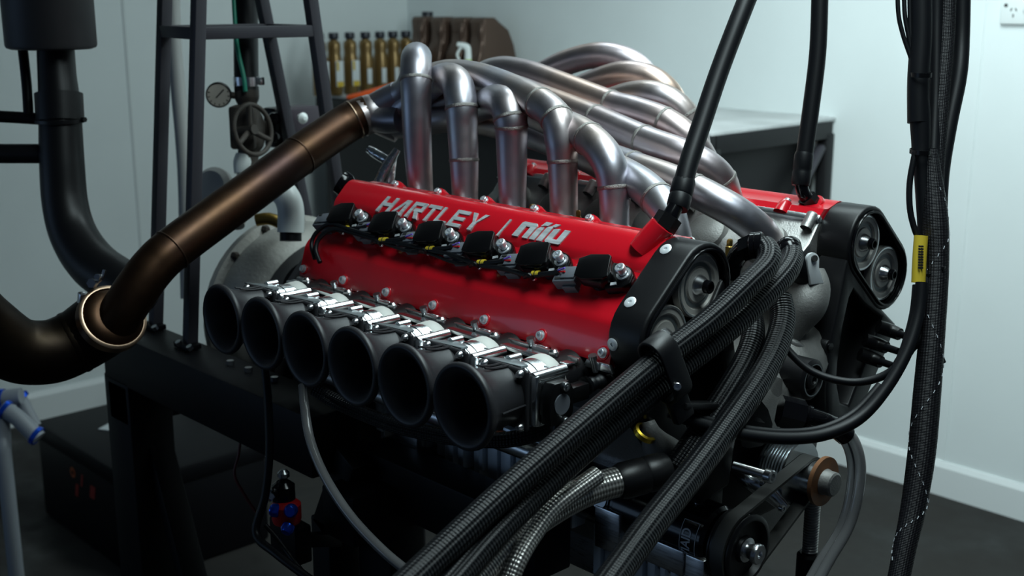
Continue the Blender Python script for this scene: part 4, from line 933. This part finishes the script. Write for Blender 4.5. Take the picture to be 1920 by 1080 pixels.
# pale stitching spiralling down the thickest cable
S = spline(px([q for q in LW[6][0]]), 14); S = S[:-6]; mm = MB(); ph = 0
for i in range(8, len(S)-2):
    c = Vector(S[i][:3]); d = (Vector(S[i+1][:3])-c).normalized(); uu, vv, _ = frame(d); rr = S[i][3]+.0004
    for sg in (1, -1):
        a0 = sg*i*.19; p_ = c+(uu*math.cos(a0)+vv*math.sin(a0))*rr; q_ = c+d*.004+(uu*math.cos(a0+sg*.10)+vv*math.sin(a0+sg*.10))*rr
        (i % 2) and mm.tube([tuple(p_), tuple(q_)], .0005, 4, 1)
mm.obj('stitching', 'print_white', lm)
# connectors by the far housing
for i, (y_, d_) in enumerate(((620, 1.72), (645, 1.73), (672, 1.73))):
    cn = thing('sensor_connector', ['uppermost', 'middle', 'lowest'][i]+' of the three black plug connectors beside the far timing case', 'connector', AD(1640, y_, d_), 'plug connectors beside the timing case')
    x0_ = (1665, 1640, 1630)[i]
    MB().tube(px([(x0_-18, y_-8, d_, .010), (x0_+5, y_, d_, .010), (x0_+22, y_+7, d_-.01, .009)]), .01, 12, 3).obj('plug_body', 'black_plastic', cn, ang=50)
    MB().tube(px([(x0_+18, y_+5, d_-.01, .0055), (x0_+45, y_+14, d_-.04, .005)]), .005, 10, 2).obj('plug_cable', 'black_rubber', cn)
# ================================================================== ENGINE STAND
sd = thing('engine_stand', 'heavy black box-section steel stand carrying the engine', 'stand', (-.35, 0, 0))
RZ = .93
xr = AY(672, 800, -.22).x
MB().box(((xr-.93)/2, -.265, RZ-.05), (xr+.93, .09, .10)).obj('side_rail', 'black_frame', sd, bevel=.004)
MB().box((-.44, .365, RZ-.05), (.98, .09, .10)).obj('side_rail', 'black_frame', sd, bevel=.004)
for x in (-.88, -.16): MB().box((x, .05, RZ-.14), (.08, .72, .08)).obj('cross_rail', 'black_frame', sd, bevel=.004)
for x, y in ((-.885, -.265), (-.885, .365)):
    MB().box((x, y, .42), (.10, .09, .84)).obj('leg', 'black_frame', sd, bevel=.004)
    MB().box((x, y, .006), (.16, .16, .012)).obj('foot_plate', 'black_frame', sd, bevel=.002)
xa, xb = AY(702, 960, -.2).x, AY(763, 960, -.2).x
xc, xd = AY(868, 960, -.2).x, AY(940, 960, -.2).x
MB().box(((xa+xb)/2, -.2, .40), (xb-xa, .07, .80)).obj('leg', 'black_frame', sd, bevel=.004)
MB().box(((xc+xd)/2, -.2, .37), (xd-xc, .07, .74)).obj('leg', 'black_frame', sd, bevel=.004)
p0, p1 = AY(830, 882, -.2), AY(990, 960, -.2); p0.x = xa
MB().bar((p0.x, -.2, p0.z-.0425), (p1.x+.05, -.2, p0.z-.0425), .07, .085).obj('mount_beam', 'black_frame', sd, bevel=.004)
for x in (xa+.02, xc+.02):
    MB().box((x, -.2, .006), (.12, .12, .012)).obj('foot_plate', 'black_frame', sd, bevel=.002)
q0, q1, q2 = AY(676, 850, -.245), AY(628, 985, -.245), AY(630, 1075, -.245)
MB().bar(q0, q1, .05, .06, up=(0, 1, 0)).obj('gusset', 'black_frame', sd, bevel=.004)
MB().bar(q1+Vector((0, 0, .02)), Vector((q2.x, q2.y, .0)), .05, .06, up=(0, 1, 0)).obj('leg', 'black_frame', sd, bevel=.004)
MB().bar((-.87, -.25, .75), (-.58, -.25, .06), .03, .05, up=(0, 1, 0)).obj('diagonal_brace', 'black_frame', sd, bevel=.003)
for (x_, y_) in ((432, 684), (466, 697), (515, 715)):
    hexnut(MB(), AZ(x_, y_, RZ+.001), (0, 0, 1), .007, .008).obj('rail_bolt', 'steel', sd)

# ================================================================== TAPERED TOWER FRAME
tw = thing('tower_frame', 'tapered grey steel tube tower frame bolted to the stand behind the gauge', 'frame', (-.77, -.06, RZ))
TS = .0215
legs = [((-.69, -.252, RZ), (-.69, -.170, 1.78)), ((-.855, -.234, RZ), (-.855, -.145, 1.78)), ((-.69, .116, RZ), (-.69, .010, 1.78)), ((-.855, .15, RZ), (-.855, -.005, 1.78))]
for p, q in legs:
    MB().bar(p, q, TS, TS, up=(0, 1, 0)).obj('leg', 'tower_paint', tw, bevel=.002)
def on(l, z): p, q = Vector(l[0]), Vector(l[1]); return p.lerp(q, (z-p.z)/(q.z-p.z))
zb = 1.489
for i, j in ((0, 2), (0, 1), (1, 3), (2, 3)):
    MB().bar(on(legs[i], zb), on(legs[j], zb), TS*.9, TS, up=(0, 0, 1)).obj('crossbar', 'tower_paint', tw, bevel=.002)
for p, q in legs[:2]:
    b_ = Vector(p); MB().box(b_+Vector((.0, -.005, .006)), (.05, .03, .010)).obj('foot_tab', 'black_frame', tw, bevel=.002)
    for dx in (-.004, .036): hexnut(MB(), b_+Vector((dx, -.018, .008)), (0, -.5, 1), .006, .008).obj('foot_bolt', 'steel', tw)

# ================================================================== DYNAMOMETER
CZd = .925
dy = thing('dynamometer', 'grey cast-metal dynamometer drum behind the engine, mostly hidden by the trumpets', 'dynamometer', (-.65, YC, CZd-.2))
pr = [(0, 0), (.19, 0), (.196, .004), (.196, .02), (.180, .026), (.186, .04), (.186, .075), (.178, .10), (.160, .125), (.125, .14), (0, .14)]
db = MB().lathe(pr, (-.83, YC, CZd), (1, 0, 0), 56).obj('drum', 'dyno_cast', dy, ang=40)
for k in range(14):
    t_ = 2*PI*k/14+.1
    MB().lathe([(.008, 0), (.008, .010), (.005, .014), (0, .014)], (-.808, YC+.187*math.cos(t_), CZd+.187*math.sin(t_)), (1, 0, 0), 6).obj('drum_bolt', 'rust_dark', db)
for k in range(26):
    t_ = PI*.55+PI*.55*k/25
    MB().box((-.700, YC+.132*math.cos(t_), CZd+.132*math.sin(t_)), (.012, .006+.004*(k % 3), .008+.004*(k % 2)), Matrix.Rotation(t_, 3, 'X')).obj('casting_mark', 'dyno_cast', db, bevel=.001)
bh = MB().lathe([(.150, 0), (.166, 0), (.172, .03), (.188, .09), (.212, .125), (.222, .135), (.222, .150), (.12, .150)], (-.685, YC, CZd), (1, 0, 0), 56).obj('bellhousing', 'muffler_grey', dy, ang=40)
MB().lathe([(.14, 0), (.19, .02), (.22, .06), (.235, .12), (.24, .17), (.10, .19)], (-.54, YC, CZd), (1, 0, 0), 56).obj('adapter_bell', 'muffler_grey', dy, ang=40)
u0 = Vector((-.60, YC, CZd)); dr = Vector((.25, -.72, .64)).normalized()
m = MB().lathe([(0, 0), (.045, 0), (.045, .01), (0, .01)], u0+dr*.185, dr, 24); m.obj('access_window', 'black_gloss', dy)
MB().tube(px([(480, 345, 2.30), (515, 352, 2.25), (535, 366, 2.22), (545, 392, 2.21), (545, 436, 2.21)]), .0245, 24, 5).obj('elbow_pipe', 'white_plastic', dy, ang=60)['label'] = 'white plastic elbow pipe'
MB().tube(px([(545, 430, 2.21), (545, 452, 2.21)]), .020, 20, 1).obj('elbow_stub', 'black_rubber', dy)
MB().tube(px([(480, 413, 2.3), (505, 410, 2.3), (530, 420, 2.3)]), .012, 12, 3).obj('brass_union', 'brass', dy)

# --- water inlet valve, gauge and hoses
va = thing('water_valve', 'dark rusty gate valve with round handwheel under the black supply hose', 'valve', AD(465, 330, 2.42))
D_ = 2.42
MB().tube(px([(463, 168, D_, .024), (463, 185, D_, .024), (464, 200, D_, .019), (466, 225, D_, .030), (468, 265, D_, .030), (466, 285, D_, .021), (464, 320, D_, .021)]), .02, 20, 4).obj('valve_body', 'rust_dark', va)
MB().box(AD(458, 238, D_-.02), (.05, .05, .085), Matrix.Rotation(.8, 3, 'Z')).obj('bonnet', 'rust_dark', va, bevel=.006)
hc_ = AD(474, 243, D_-.07); hax = Vector((.75, -.62, .05)).normalized(); hu, hv, hw = frame(hax)
hax = (RIGHT*.80-FWD*.55+UPV*.05).normalized(); hu, hv, hw = frame(hax)
m = MB(); m.tube([tuple(hc_+hu*.049*math.cos(2*PI*j/20)+hv*.049*math.sin(2*PI*j/20)) for j in range(21)], .0048, 10, 3, caps=False)
hwl = m.obj('handwheel', 'rust_dark', va, ang=60)
for j in range(3):
    t_ = 2*PI*j/3+.5; MB().tube([tuple(hc_-hax*.008), tuple(hc_+hu*.049*math.cos(t_)+hv*.049*math.sin(t_))], .0055, 10, 1).obj('spoke', 'rust_dark', hwl)
MB().cyl(hc_-hax*.05, hc_+hax*.006, .010).obj('wheel_hub', 'rust_dark', hwl)
gp = AD(410, 178, D_-.02); gx = (CAM-gp).normalized(); gx = (gx+Vector((.1, 0, .05))).normalized()
g_ = MB().lathe([(0, -.02), (.024, -.02), (.025, -.004), (.0255, .002), (.023, .003), (.0225, 0)], gp, gx, 32).obj('gauge_case', 'black_plastic', va)
MB().lathe([(0, 0), (.0225, 0)], gp+gx*.0002, gx, 32).obj('gauge_face', 'gauge_face', g_)
gu, gv, gw = frame(gx)
for j in range(9):
    t_ = PI*1.2*j/8-.3; q = gp+gx*.0008+(gu*math.cos(t_)+gv*math.sin(t_))*.0175
    MB().bar(q, q+(gu*math.cos(t_)+gv*math.sin(t_))*.004, .0016, .0006, up=gx).obj('gauge_mark', 'print_dark', g_)
MB().bar(gp+gx*.0012+(gu*.7+gv*.7)*.008, gp+gx*.0012-(gu*.7+gv*.7)*.015, .0025, .0008, up=gx).obj('needle', 'print_dark', g_)
MB().tube(px([(430, 178, D_-.01), (450, 180, D_)]), .007, 10, 1).obj('gauge_stem', 'rust_dark', va)
MB().tube(px([(462, 290, D_, .021), (460, 305, D_, .024), (460, 325, D_, .022)]), .02, 16, 3).obj('pipe_union', 'white_plastic', va)
MB().tube(px([(463, 320, D_), (462, 350, D_), (450, 380, D_-.03), (440, 420, D_-.06)]), .020, 16, 4).obj('inlet_pipe', 'dyno_cast', va)
MB().lathe([(0, 0), (.045, 0), (.05, .008), (.05, .02), (.04, .03), (0, .03)], AD(408, 360, 2.55), (.3, -.8, .3), 28).obj('pump_flange', 'grey_hose', va)
MB().tube(px([(408, 362, 2.55), (425, 380, 2.5), (440, 405, 2.42)]), .022, 16, 4).obj('flange_pipe', 'dyno_cast', va)
sb = thing('control_box', 'small dark purple control box with two round black knobs behind the valve', 'control box', AD(545, 275, 2.5))
MB().box(AD(553, 237, 2.52), (.065, .10, .082), Matrix.Rotation(.2, 3, 'Z')).obj('box_body', 'purple_box', sb, bevel=.004)
MB().box(AD(522, 237, 2.49), (.035, .05, .08), Matrix.Rotation(.2, 3, 'Z')).obj('box_side', 'black_plastic', sb, bevel=.004)
for y_ in (222, 256):
    MB().lathe([(.0125, 0), (.0125, .012), (.010, .016), (.004, .017), (0, .017)], AD(517, y_, 2.44), (.6, -.8, .1), 20).obj('knob', 'black_gloss', sb)
MB().bar(AD(480, 240, 2.45), AD(530, 240, 2.52), .02, .03).obj('mount_bar', 'rust_dark', sb, bevel=.002)
MB().lathe([(.008, 0), (.012, .012), (.004, .02), (0, .02)], AD(562, 221, 2.46), (1, 0, 0), 12).obj('indicator', 'white_plastic', sb)
wh = hose('supply_hose', 'thick black water hose with a green stripe hanging above the valve', [(462, -60, 2.42), (461, 60, 2.42), (462, 155, 2.42), (463, 172, 2.42)], .0245, 'black_rubber')
MB().tube(px([(436, -60, 2.41), (440, 30, 2.40), (445, 90, 2.395), (456, 140, 2.39), (460, 172, 2.39)]), .0045, 10, 5).obj('green_line', 'green_hose', wh)
MB().lathe([(.0255, -.009), (.027, -.009), (.027, .009), (.0255, .009)], AD(463, 152, 2.42), (0, 0, 1), 28).obj('hose_band', 'steel', wh)
MB().box(AD(489, 152, 2.41), (.012, .012, .016)).obj('band_screw', 'steel', wh, bevel=.002)
hose('grey_hose', 'pale grey flexible hose hanging inside the tower frame', [(322, -60, 2.75), (326, 60, 2.75), (333, 160, 2.75), (342, 260, 2.75), (347, 340, 2.75), (350, 460, 2.75), (352, 560, 2.75)], .0165, 'grey_hose')
# foil-wrapped sensor pipes behind the cover
fo = thing('foil_wrapped_pipe', 'shiny foil-wrapped pipe slanting up behind the rear end of the red cover', 'pipe', AD(705, 360, 2.0))
MB().tube(px([(703, 372, 2.0, .011), (715, 335, 2.0, .010), (730, 305, 2.0, .009), (745, 280, 2.0, .006)]), .010, 12, 5).obj('foil_sleeve', 'foil', fo)
MB().tube(px([(728, 362, 2.01, .008), (733, 320, 2.01, .008), (738, 295, 2.01, .006)]), .010, 12, 5).obj('foil_sleeve', 'foil', fo)
MB().tube(px([(692, 280, 2.03, .007), (708, 290, 2.02, .009), (730, 302, 2.01, .009)]), .010, 12, 5).obj('foil_branch', 'foil', fo)

# ================================================================== LOWER CLUTTER
cs = thing('storage_case', 'low black case on the floor at left with small red and orange badges', 'case', (-2.02, .26, 0))
cx0, cx1, cy0, cy1, ch = -2.25, -1.62, .05, .46, .305
MB().box(((cx0+cx1)/2, (cy0+cy1)/2, ch*.42), (cx1-cx0, cy1-cy0, ch*.84)).obj('case_body', 'black_frame', cs, bevel=.012)
MB().box(((cx0+cx1)/2, (cy0+cy1)/2, ch-.028), (cx1-cx0+.012, cy1-cy0+.012, .055)).obj('case_lid', 'black_frame', cs, bevel=.012)
q = AY(136, 886, cy0-.001)
MB().lathe([(0, 0), (.016, 0), (.016, .002), (0, .002)], (q.x, cy0+.001, q.z), (0, -1, 0), 24).obj('round_badge', 'logo_orange', cs)
MB().lathe([(0, 0), (.007, 0), (.007, .003), (0, .003)], (q.x, cy0+.001, q.z), (0, -1, 0), 24).obj('badge_centre', 'black_frame', cs)
for i, (x_, y_) in enumerate(((143, 918), (152, 900), (172, 922))):
    q = AY(x_, y_, cy0); wd = (.018, .010, .03)[i]
    MB().prism([(-wd/2, -.02), (wd/2, -.02), (wd/2+.012, .02), (-wd/2+.012, .02)], lambda a, b, d: (q.x+a, cy0+.001-d, q.z+b), 0, .002).obj('badge_mark', 'logo_red', cs)
for i, (x_, y_, m_) in enumerate(((218, 803, 'paper'), (240, 790, 'paper'))):
    q = AZ(x_, y_, ch); MB().box((q.x, q.y, ch+.001), (.09, .05, .002), Matrix.Rotation(.5, 3, 'Z')).obj('paper_label', m_, cs)
pv = thing('pvc_pipes', 'white plastic pipe offcuts with blue collars standing beside the black case', 'pipe', AD(30, 900, 3.0))
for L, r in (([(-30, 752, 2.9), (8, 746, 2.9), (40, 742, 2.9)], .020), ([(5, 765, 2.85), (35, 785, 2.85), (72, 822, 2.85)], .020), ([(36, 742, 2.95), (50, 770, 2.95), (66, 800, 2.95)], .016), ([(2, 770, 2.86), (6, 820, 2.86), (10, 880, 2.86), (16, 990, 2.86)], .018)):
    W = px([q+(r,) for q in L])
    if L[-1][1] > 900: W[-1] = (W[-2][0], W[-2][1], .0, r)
    o = MB().tube(W, r, 16, 4).obj('pipe', 'shaded_pvc', pv, ang=60)
for (x_, y_, d_, ax) in ((4, 747, 2.9, (1, .9, 0)), (10, 768, 2.85, (.8, .6, -.6)), (36, 745, 2.94, (.3, .4, -.9)), (68, 817, 2.85, (.8, .6, -.6))):
    MB().lathe([(.0205, -.006), (.0235, -.005), (.0235, .005), (.0205, .006)], AD(x_, y_, d_), ax, 18).obj('collar', 'blue_anodised', pv)
rg = thing('fuel_regulator', 'red and blue anodised fuel pressure regulator with chrome cap under the stand', 'regulator', AD(535, 1000, 1.78))
MB().lathe([(0, 0), (.020, 0), (.022, .006), (.022, .028), (.018, .032), (.012, .034), (0, .034)], AD(538, 978, 1.78), (0, 0, 1), 22).obj('body', 'red_plastic', rg)
MB().lathe([(0, 0), (.017, 0), (.017, .03), (.010, .036), (0, .036)], AD(533, 945, 1.78), (0, 0, 1), 22).obj('spring_housing', 'black_gloss', rg)
MB().lathe([(.005, 0), (.009, .004), (.009, .010), (.004, .015), (0, .015)], AD(532, 898, 1.78), (0, 0, 1), 14).obj('chrome_cap', 'steel', rg)
for (x_, y_, ax) in ((524, 958, (-.7, -.7, .1)), (547, 956, (.7, -.7, .2)), (543, 984, (.3, -.7, -.5))):
    MB().lathe([(.008, 0), (.010, .002), (.010, .010), (.007, .014), (0, .014)], AD(x_, y_, 1.76), ax, 16).obj('port_cap', 'blue_anodised', rg)
MB().lathe([(.006, 0), (.008, .004), (.008, .012), (0, .013)], AD(512, 935, 1.76), (-.5, -.5, .7), 6).obj('steel_nut', 'steel', rg)
MB().box(AD(545, 1010, 1.82), (.07, .03, .06)).obj('bracket', 'black_frame', rg, bevel=.003)
MB().bar(AD(545, 1012, 1.82), q1+Vector((0, .02, -.03)), .03, .02).obj('bracket_arm', 'black_frame', rg, bevel=.002)
dm = thing('plastic_drum', 'pale plastic drum with red handles standing behind the stand legs', 'drum', (AY(408, 870, .62).x, .62, 0))
bp0 = Vector((AY(408, 870, .62).x, .62, 0)); dmr = .075
MB().lathe([(0, 0), (dmr*.95, 0), (dmr, .01), (dmr, .36), (dmr*.8, .41), (.03, .42), (.03, .44), (0, .44)], bp0, (0, 0, 1), 28).obj('drum_body', 'grey_hose', dm)
dd = (bp0+Vector((0, 0, .35))-CAM).dot(FWD)-.06
for (x_, y_) in ((380, 788), (432, 805)):
    MB().tube(px([(x_-20, y_+12, dd), (x_, y_, dd), (x_+12, y_-14, dd)]), .014, 10, 4).obj('handle', 'red_plastic', dm)
# jack screw under the front of the engine
jk = thing('screw_jack', 'threaded steel jack screw in a black socket under the crank pulley', 'jack', AD(1516, 1120, 1.66))
p = AD(1518, 1040, 1.66); pr = [(0, 0)]
for i in range(26): pr += [(.0095, .004*i), (.0108, .004*i+.0015), (.0108, .004*i+.0025), (.0095, .004*i+.004)]
pr += [(0, .105)]
MB().lathe(pr, p, (0, 0, 1), 20).obj('threaded_rod', 'cast_aluminium', jk)
MB().lathe([(0, -.66), (.018, -.66), (.0175, .0), (.014, .004), (0, .004)], p, (0, 0, 1), 22).obj('socket', 'black_frame', jk)
for a_ in (0, 2.1, 4.2):
    MB().bar(p+Vector((0, 0, -.1)), Vector((p.x+.25*math.cos(a_), p.y+.25*math.sin(a_), .012)), .02, .02).obj('leg', 'black_frame', jk, bevel=.002)
hose('black_cable', 'thin black cable lying from the bottom edge up to the fuel regulator', [(498, 985, 1.75), (520, 1010, 1.74), (550, 1050, 1.72), (590, 1100, 1.70)], .0035, 'black_rubber', 'cable', n=10)
hose('red_cable', 'thin red cable hanging behind the diagonal stand brace', [(452, 800, 2.0), (448, 850, 2.0), (440, 890, 2.0), (460, 930, 2.0), (480, 960, 2.0)], .0025, 'dark_red', 'cable', n=8)
# polished fittings between pump and crank
bt_ = thing('belt_tensioner', 'polished belt tensioner body with long bolts beside the crank pulley', 'tensioner', AD(1420, 905, 1.53))
MB().tube(px([(1375, 873, 1.545), (1440, 892, 1.525)]), .0065, 14, 1).obj('long_bolt', 'steel', bt_)
capscrew(MB(), AD(1437, 891, 1.527), (1, 0, 0), .009, .010).obj('bolt_head', 'steel', bt_)
MB().tube(px([(1385, 885, 1.60, .010), (1402, 897, 1.59, .013), (1420, 908, 1.59, .014), (1440, 922, 1.59, .012), (1470, 950, 1.59, .008)]), .012, 14, 4).obj('tensioner_body', 'machined_aluminium', bt_, ang=60)
for (x_, y_) in ((1428, 905), (1463, 952), (1395, 880)): capscrew(MB(), AD(x_, y_, 1.565), (1, 0, 0), .005, .006).obj('small_bolt', 'steel', bt_)
al_ = thing('oil_filter_head', 'crumpled silver hose adapter with gold ring beneath the braided hoses', 'adapter', AD(1230, 850, 1.45))
MB().tube(px([(1215, 790, 1.42, .008), (1222, 812, 1.42, .012), (1235, 838, 1.43, .020), (1260, 860, 1.44, .022), (1285, 870, 1.45, .014)]), .015, 14, 4).obj('adapter_body', 'cast_grey', al_, ang=60)
MB().lathe([(.011, -.004), (.0145, -.003), (.0145, .003), (.011, .004)], AD(1210, 812, 1.415), (.5, .1, .8), 18).obj('gold_ring', 'gold', al_)
